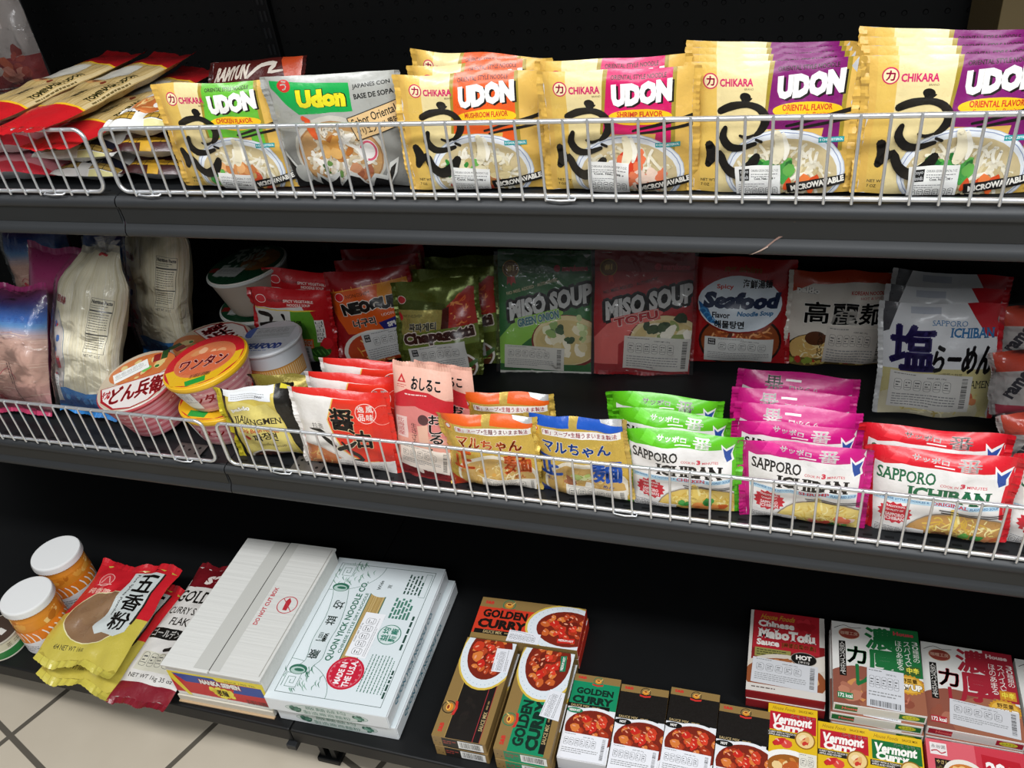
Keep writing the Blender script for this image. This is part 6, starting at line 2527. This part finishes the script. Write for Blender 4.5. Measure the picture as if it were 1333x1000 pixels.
# ---------------------------------------------------------------- curry roux boxes
CURRY = ['8A2A16', 'B84422', 'C8602A', '6E1E10', 'D87A38', 'A83418', 'C83A20']


def pot_logo(A, x, y, s, ring):
    A.ring(x, y - s * .1, s, s, s * .13, ring)
    A.ell(x, y, s * .62, s * .52, 'D88A2A')
    A.ell(x, y - s * .18, s * .5, s * .3, 'F0B858')
    A.ell(x, y - s * .2, s * .34, s * .18, '8A3A1A')
    A.stroke([(x + s * .5, y - s * .2), (x + s * .8, y - s * .7)], s * .16, 'E8C070')
    A.poly([(x - s * 1.15, y + s * .55), (x, y + s * .78), (x + s * 1.15, y + s * .55), (x + s * 1.05, y + s * .95), (x, y + s * 1.15), (x - s * 1.05, y + s * .95)], 'C8302A')


def curry_big(field, title, titlecol, badge=None, red=False):
    A = Art(188, 88, ('card',))
    A.rect(0, 0, 188, 88, '8E7242')
    A.rect(0, 21, 188, 78, field)
    A.text('S&B', 8, 7, 7, 'C8302A', 16, bold=0.05)
    if title:
        A.text('GOLDEN', 10, 25, 18, titlecol, 80, bold=0.05)
        A.text('CURRY', 6, 46, 20, titlecol, 88, bold=0.06)
        A.rect(4, 69, 120, 78, '14120F')
    else:
        A.rect(0, 21, 188, 66, '1A1613')
        A.blobs(60, 44, 54, 20, 18, ['1E1A16', '221C18', '1A1613'], (4, 9), 3)
        A.rect(0, 66, 188, 67, 'A83038')
        A.rect(0, 68, 188, 78, '1A1613')
        A.rect(0, 77.2, 188, 78, 'A83038')
        A.rect(0, 21, 188, 22, 'B09050')
    A.text('SAUCE MIX', 20, 70, 6.4, 'B8A070', 34, bold=0.02)
    A.lines(58, 71.5, 26, 1, 3, 2.6, '8A744A', 3)
    pot_logo(A, 52, 13, 11.5, '1A1613' if not badge else '1E7A54')
    A.ell(158, 48, 68, 50, 'D8B84A')
    A.ell(160, 48, 66, 47.5, 'DCE2E6')
    A.ell(163, 48, 53, 37, '7A2414')
    A.blobs(162, 48, 48, 33, 34, CURRY, (6, 12), 7 if title else 9, shine='E8A080')
    A.blobs(158, 50, 36, 24, 6, ['C8281C', 'D84028'], (6, 9), 5, shine='F0B090')
    for k in range(26):
        a = math.radians(60 + k * 9)
        A.ell(160 + 60 * math.cos(a), 48 + 43 * math.sin(a), .9, .9, 'A8B8C4', n=6)
    if badge:
        A.poly([(150, 70), (180, 66), (182, 76), (152, 79)], badge)
        A.text('MEDIUM HOT', 153, 70, 4.5, 'F0ECE4', 26, bold=0.03)
    return A


def curry_end(field, w=88, h=24):
    A = Art(w, h, ('card',))
    A.rect(0, 0, w, h, '8E7242')
    A.rect(w * .18, 0, w * .95, h, field)
    A.rect(w * .48, h * .1, w * .95, h * .92, 'ECECEA')
    A.barcode(w * .52, h * .2, w * .38, h * .6)
    A.lines(w * .2, h * .3, w * .24, 2, h * .22, h * .1, '9A3A34', 3)
    A.ell(w * .06, h * .5, 1.2, 1.2, '3A2E1C', n=8)
    A.ell(w * .13, h * .7, 1.2, 1.2, '3A2E1C', n=8)
    return A


def st_curry(w, h, x, y, sw, sh, r, seed):
    return sticker(w, h, x, y, sw, sh, r, n=6, seed=seed, rows=2, paper='E2E2E6', net='CONT. NET. 240 g')


def curry_box(field, title, tc, badge, seed, st):
    A = curry_big(field, title, tc, badge)
    o = carton('curry_box', 0.088, 0.188, 0.0242, '8E7242', {'topr': A, 'left': Art(188, 24, ('card',)).rect(0, 0, 188, 24, '8E7242')}, mats=['card'],
               stickers=[('topr', st, 'nutrition_sticker', 'white import sticker with nutrition symbols')])
    mb = MB()
    block(mb, (-0.0435, -0.0946, 0.0006), (0.0435, -0.0938, 0.0236), '8E7242', 0, 0.0002)
    Patch(lambda u, v: (-0.0435 + u * 0.087, -0.09465, 0.0236 - v * 0.023)).draw(mb, curry_end(field), 0.0001)
    mb.build('end_flap', ['card'], o)
    return o


CB = curry_box('1A1613', False, '', None, 3, st_curry(188, 88, 128, 60, 46, 34, -3, 21))
row(CB, 'curry box', 'large black and gold curry boxes', [
    ('large black and gold curry box lying on a matching one, left of the green', 0.352, -0.066, ZB + 0.0247, 1.6, 0, 0),
    ('large black and gold curry box lying underneath on the deck', 0.354, -0.067, ZB + 0.0002, 1.2, 0, 0)])
CG = curry_box('12875C', True, '0E2A20', '1E7A54', 4, st_curry(188, 88, 66, 56, 50, 32, 8, 22))
row(CG, 'curry box', 'large green and gold curry boxes', [
    ('large green and gold curry box, uppermost, with brown curry on its far end', 0.4535, -0.066, ZB + 0.0247, 1.6, 0, 0),
    ('large green and gold curry box underneath, right of the black ones', 0.455, -0.068, ZB + 0.0002, 1.0, 0, 0)])
A = curry_big('CE3A22', True, '1A120E', 'C8281C', True)
CR = carton('curry_box', 0.188, 0.088, 0.0242, '8E7242', {'top': A, 'right': Art(88, 24, ('card',)).rect(0, 0, 88, 24, 'E6E6EA')}, mats=['card'],
            stickers=[('top', st_curry(188, 88, 66, 64, 56, 36, 3, 23), 'nutrition_sticker', 'white import sticker with nutrition symbols')])
mb = MB()
block(mb, (0.0938, -0.043, 0.0006), (0.0946, 0.043, 0.0236), 'C8301E', 0, 0.0002)
mb.build('end_flap', ['card'], CR)
row(CR, 'curry box', 'red and gold curry boxes', [
    ('red and gold curry box lying crosswise behind the large black and green ones', 0.400, 0.077, ZB + 0.0247, 2.6, 0, 0),
    ('red and gold curry box underneath the crosswise one', 0.401, 0.078, ZB + 0.0002, 2.0, 0, 0)])


def curry_small(field, title, badgecol, badge):
    A = Art(76, 150, ('card',))
    A.rect(0, 0, 76, 150, 'E4E4E6')
    A.rect(0, 0, 76, 13, '8E7242')
    A.rect(0, 13, 76, 60, field)
    A.text('S&B', 6, 3, 5, 'C8302A', 14, bold=0.05)
    pot_logo(A, 40, 10, 8, '1A1613' if not title else '1E7A54')
    if title:
        A.text('GOLDEN', 8, 24, 12, '0E2A20', 60, bold=0.05)
        A.text('CURRY', 4, 39, 14, '0E2A20', 66, bold=0.06)
    A.rect(0, 54, 66, 61, '14120F')
    A.text('SAUCE MIX', 4, 55.5, 4.4, 'B8A070', 30, bold=0.02)
    A.lines(38, 56.5, 24, 1, 3, 2, '8A744A', 3)
    A.ell(46, 96, 50, 38, 'E8E8EA')
    A.ell(46, 96, 44, 33, '7A2414')
    A.blobs(46, 90, 38, 24, 26, CURRY, (5, 10), 6, shine='E8A080')
    A.blobs(48, 88, 30, 18, 7, ['C8281C', 'D84028'], (5, 8), 5, shine='F0B090')
    A.ell(12, 67, 13, 5, badgecol)
    A.text(badge, 12, 64.5, 4.6, 'F0ECE4', 18 if len(badge) > 4 else 10, bold=0.05, al='c')
    return A


def small_box(field, title, bc, badge, seed):
    o = carton('curry_box', 0.0755, 0.15, 0.029, '8E7242', {'top': curry_small(field, title, bc, badge), 'left': Art(150, 29, ('card',)).rect(0, 0, 150, 29, '8E7242'),
               'front': Art(76, 29, ('card',)).rect(0, 0, 76, 29, 'DADADC')}, mats=['card'],
               stickers=[('top', sticker(76, 150, 1, 106, 72, 43, 1, n=6, bar='r', seed=seed, rows=3, paper='E8E8EC'), 'nutrition_sticker', 'white import sticker with nutrition symbols')])
    mb = MB()
    block(mb, (-0.037, -0.0756, 0.001), (0.037, -0.0749, 0.028), 'DADADC', 0, 0.0002)
    mb.build('end_flap', ['card'], o)
    return o


SG = small_box('12875C', True, '1E7A54', 'MEDIUM HOT', 31)
row(SG, 'curry box', None, [('small green and gold curry box, right of the two large ones', 0.540, -0.066, ZB + 0.0002, 2.2, 0, 0)])
SB = small_box('1A1613', False, '14120F', 'HOT', 32)
row(SB, 'curry box', 'small black and gold curry boxes', [
    ('small black and gold curry box next to the small green one', 0.6175, -0.070, ZB + 0.0002, 2.0, 0, 0),
    ('small black and gold curry box, middle of three and set furthest back', 0.694, -0.060, ZB + 0.0002, 0.5, 0, 0),
    ('small black and gold curry box next to the first yellow and red one', 0.771, -0.074, ZB + 0.0002, 0.5, 0, 0)])


def vermont(field, seed):
    A = Art(74, 130, ('card',))
    A.rect(0, 0, 74, 130, 'DDB41C')
    A.text('House Foods', 6, 3.4, 6, '9A741A', 34, bold=0.01, shear=.3)
    A.text('SAUCE MIX', 46, 4.4, 4, '7A5A14', 22, bold=0.02)
    A.rect(3, 13, 72, 44, field)
    A.text('バーモントカレー', 34, 13.5, 6, 'F4EEE6', 36, bold=0.03)
    A.text('Vermont', 5, 17, 16, 'F6F0E8', 60, bold=0.05, shear=.12)
    A.text('Curry', 7, 31, 17, 'F6F0E8', 46, bold=0.06, shear=.12)
    A.rect(0, 46, 48, 55, '2A2622')
    A.text('CURRY WITH A TOUCH OF', 2, 47, 3, 'E8E0D4', 42, bold=0.02)
    A.text('APPLE AND HONEY', 2, 51, 3, 'E8E0D4', 32, bold=0.02)
    A.blobs(24, 64, 24, 9, 5, ['C82A2C', 'D8483C', 'B81E24'], (8, 11), seed, shine='F0A8A0')
    A.ell(56, 54, 15, 15, '9A6A1C')
    A.ell(56, 54, 13, 13, 'E8C888')
    A.blobs(56, 54, 10, 10, 7, ['C8382C', 'E0A868', 'F0D8A8'], (4, 7), seed + 1)
    A.ell(34, 100, 40, 26, 'F0ECE6')
    A.ell(34, 102, 32, 20, '9A5A20')
    A.blobs(34, 100, 28, 16, 14, ['C87A34', 'D89850', 'B85A24', 'E8C88C'], (5, 9), seed + 2)
    return A


for k, (f, x, y, lb) in enumerate((('B81C2C', 0.841, -0.047, 'yellow and red curry box, nearest the small black boxes'), ('B81C2C', 0.9135, -0.063, 'yellow and red curry box, between another red and the green one'), ('1A6A34', 0.985, -0.064, 'yellow and green curry box'))):
    if k != 1:
        VM = carton('curry_box', 0.0715, 0.13, 0.029, 'DDB41C', {'top': vermont(f, 4)}, mats=['card'],
                    stickers=[('top', sticker(74, 130, 48, 76, 25, 40, 0, n=2, seed=33, rows=3, paper='DED8C8'), 'nutrition_sticker', 'white import sticker with nutrition symbols')])
        mb = MB()
        block(mb, (-0.035, -0.0656, 0.001), (0.035, -0.0649, 0.028), 'DDB41C', 0, 0.0002)
        mb.build('end_flap', ['card'], VM)
        o = VM
    else:
        o = twin(VM)
    pose(o, x, y, ZB + 0.0002, 0.6, 0, 0)
    tag(o, lb, 'curry box', 'yellow curry boxes')


# pink curry box at the lower right
A = Art(132, 110, ('card',))
A.rect(0, 0, 132, 110, 'C83A48')
A.rect(0, 0, 66, 110, 'D8606A')
A.rect(5, 5, 28, 24, 'E8E0DC')
A.text('永谷園', 7, 8, 6, '2A2422', 19)
A.stroke([(7, 19), (14, 17), (20, 21), (26, 18)], 1.8, 'B8283A')
A.rect(10, 30, 36, 56, '2A1E18')
A.text('やさしい', 12, 32, 6, 'E8C878', 22)
A.text('中華', 12, 41, 12, 'E8C878', 22, bold=0.03)
A.ell(48, 50, 28, 24, 'E8E0D4')
A.ell(48, 52, 24, 19, 'C87A34')
A.blobs(48, 50, 20, 15, 14, ['D89848', 'C86A2C', 'E8C07C'], (4, 8), 3)
A.poly([(74, 12), (124, 16), (132, 60), (132, 110), (74, 110)], 'B81E2C')
A.text('20', 78, 22, 22, 'F4EEEA', 26, bold=0.05)
A.text('%', 88, 47, 11, 'F4EEEA', 12, bold=0.04)
for k in range(4):
    A.rect(108, 26 + k * 9, 116, 33 + k * 9, 'D8B05C')
PK = carton('curry_box', 0.128, 0.11, 0.029, 'C83A48', {'top': A}, mats=['card'])
mb = MB()
block(mb, (-0.062, -0.0556, 0.001), (0.062, -0.0549, 0.028), 'C83A48', 0, 0.0002)
mb.build('end_flap', ['card'], PK)
pose(PK, 1.090, -0.048, ZB + 0.0002, 1, 0, 0)
tag(PK, 'pink and red food box in the lower right corner', 'food box')


# ---------------------------------------------------------------- retort curry boxes at the back
def kobo(col, dark, seed):
    A = Art(129, 154, ('card',))
    A.rect(0, 0, 129, 154, 'D8D6D0')
    A.rect(88, 0, 129, 90, col)
    A.text('House', 92, 6, 8, 'C8404A' if dark else 'E8C8C4', 30, bold=0.05)
    A.text('ほのあまる', 94, 24, 56, 'E8E4DC', 9, vert=True)
    A.text('スパイスと', 106, 24, 52, 'E8E4DC', 9, vert=True)
    A.text('30種類の', 118, 22, 40, 'E8E4DC', 9, vert=True)
    A.rect(104, 70, 126, 86, '3A5A2A' if dark else 'C88A2A')
    A.text('中辛', 107, 72, 11, 'E8D84A', 17, bold=0.04)
    A.ell(26, 22, 16, 11, '8A3A30')
    A.ring(26, 22, 16, 11, 1, 'C8A080')
    A.text('咖喱工房', 13, 18, 7, 'D8B8A0', 26)
    A.stroke([(4, 14), (18, 6), (30, 10), (44, 8)], 1, '4A4640')
    A.ell(42, 132, 62, 50, '8A5040')
    A.ell(94, 136, 60, 50, '9A6048')
    A.blobs(36, 128, 34, 24, 12, ['A86A54', '8E4E3C', 'B87A60', 'C88A50'], (8, 14), seed)
    A.blobs(98, 128, 28, 24, 10, ['A05A44', '8A4A38', 'B87058'], (8, 14), seed + 1)
    A.text('濃', 50, 4, 42, col, 42, bold=0.10)
    A.text('厚', 52, 48, 50, col, 42, bold=0.10)
    A.text('カ', 22, 46, 32, col, 28, bold=0.08)
    A.text('レ', 34, 80, 38, col, 20, bold=0.08)
    A.rect(10, 38, 20, 104, '15120F')
    A.text('人気のスパイス仕立て', 11, 40, 62, 'E4E0D8', 8, vert=True)
    A.burst(108, 104, 20, 23, 22, 'C8902A', ry=.8)
    A.ell(108, 104, 18, 14, 'E0B048')
    A.text('野菜量', 98, 93, 8, '4A2A14', 22, bold=0.02)
    A.text('15%UP', 92, 103, 11, 'F0E8D8', 34, bold=0.06, edge=('7A3A1C', .7))
    A.rect(6, 134, 28, 145, '2A7A4A' if dark else 'A82A34')
    A.text('172 kcal', 7, 136, 7, 'E8E8E0', 20, bold=0.03)
    return A


def kobo_edge(col):
    A = Art(129, 20, ('card',))
    A.rect(0, 0, 129, 20, 'D8D6D0')
    A.rect(2, 3, 127, 16, col)
    A.rect(34, 2, 92, 18, 'CFCFC8')
    A.text('House', 12, 6, 7, 'D8605C', 22, bold=0.04)
    A.ell(108, 9.5, 12, 5.4, 'C8C83A')
    A.text('レトルト', 100, 6.4, 6, '3A4A1C', 16)
    return A


def kobo_box(col, dark, seed, st):
    o = carton('curry_box', 0.129, 0.154, 0.0196, 'D4D2CC', {'top': kobo(col, dark, seed)}, mats=['card'],
               stickers=[('top', st, 'nutrition_sticker', 'white import sticker with nutrition symbols')])
    mb = MB()
    block(mb, (-0.0638, -0.0776, 0.0008), (0.0638, -0.0769, 0.0188), 'D4D2CC', 0, 0.0002)
    Patch(lambda u, v: (-0.0638 + u * 0.1276, -0.07765, 0.0188 - v * 0.018)).draw(mb, kobo_edge(col), 0.0001)
    mb.build('end_flap', ['card'], o)
    return o


KG = kobo_box('1E6A38', True, 3, sticker(129, 154, 50, 82, 52, 70, 3, n=5, bar='b', seed=41, rows=2, paper='CFCFD2'))
row(KG, 'curry box', 'white and green curry boxes in a stack of three', [
    ('white and green curry box, topmost of the stack of three', 0.959, 0.096, ZB + 0.0402, 1.3, 0, 0),
    ('white and green curry box, middle of the stack of three', 0.957, 0.092, ZB + 0.0202, 0.8, 0, 0),
    ('white and green curry box, lowest of the stack of three', 0.959, 0.090, ZB + 0.0002, 1.5, 0, 0)])
KR2 = kobo_box('9E2432', False, 7, sticker(129, 154, 34, 100, 92, 44, 4, n=5, bar='r', seed=42, rows=3, paper='C9C8CA'))
row(KR2, 'curry box', 'white and red curry boxes', [
    ('white and red curry box, uppermost, right of the green ones', 1.0925, 0.096, ZB + 0.0202, -0.5, 0, 0),
    ('white and red curry box, underneath the other red one', 1.092, 0.094, ZB + 0.0002, 0.3, 0, 0),
    ('white and red curry box cut off by the right edge of the photo', 1.226, 0.090, ZB + 0.0202, 0, 0, 0),
    ('white and red curry box under the one cut off at the right edge', 1.2255, 0.092, ZB + 0.0002, 0.4, 0, 0)])


def mabo():
    A = Art(118, 160, ('card',))
    A.rect(0, 0, 118, 160, '7E1A1C')
    A.rect(0, 0, 5, 160, 'C8C2BA')
    A.rect(110, 0, 118, 60, 'C8C2BA')
    A.rect(6, 0, 110, 78, 'A8202A')
    A.blobs(90, 20, 18, 16, 8, ['B82A34', '981A22'], (8, 14), 3)
    A.text('House Foods', 16, 6, 11, 'B88A2C', 54, bold=0.02, shear=.3)
    A.text('Chinese', 13, 19, 14, 'E4DED6', 58, bold=0.05, serif=True)
    A.text('MaboTofu', 13, 36, 20, 'E4DED6', 92, bold=0.06, serif=True)
    A.text('Sauce', 12, 58, 13, 'E4DED6', 36, bold=0.05, serif=True)
    A.text('[麻婆豆腐の素]', 52, 60, 11, 'C89A3C', 52, bold=0.02)
    A.rect(10, 76, 66, 94, '8A8448')
    A.lines(13, 79, 48, 3, 4.6, 1.8, '3A3A1C', 3)
    A.ell(60, 128, 70, 44, 'C8BEB0')
    A.ell(58, 130, 62, 38, '8A4A28')
    A.blobs(58, 124, 54, 32, 22, ['B87A4C', '9A5A30', 'C89A6C', '7A3A20', 'D8C0A0'], (7, 13), 6)
    A.poly([(96, 86), (118, 76), (118, 104), (104, 112)], 'D0C8BC')
    A.ell(86, 88, 20, 13, '14120F')
    A.ring(86, 88, 20, 13, .8, '9A948A')
    A.text('HOT', 74, 81, 9, 'E4DED6', 24, bold=0.05)
    A.text('[辛口]', 78, 92, 5, 'E4DED6', 16)
    A.rect(0, 146, 118, 160, 'CFC8C0')
    A.lines(8, 151, 60, 1, 3, 2, '5A4A44', 3)
    return A


MT = carton('sauce_box', 0.1175, 0.16, 0.0196, '7E1A1C', {'top': mabo(), 'front': Art(118, 20, ('card',)).rect(0, 0, 118, 20, '8E1E22')}, mats=['card'],
            stickers=[('top', sticker(118, 160, 8, 96, 100, 48, 2, n=5, bar='r', seed=43, rows=4, paper='C6C6C8'), 'nutrition_sticker', 'white import sticker with nutrition symbols')])
mb = MB()
block(mb, (-0.058, -0.0806, 0.0008), (0.058, -0.0799, 0.0188), '8E1E22', 0, 0.0002)
mb.build('end_flap', ['card'], MT)
row(MT, 'sauce box', 'dark red sauce boxes', [
    ('dark red sauce box with a black oval on its front, lying on a matching box', 0.826, 0.108, ZB + 0.0202, 1.1, 0, 0),
    ('dark red sauce box underneath the one with the black oval', 0.828, 0.106, ZB + 0.0002, 0.6, 0, 0)])
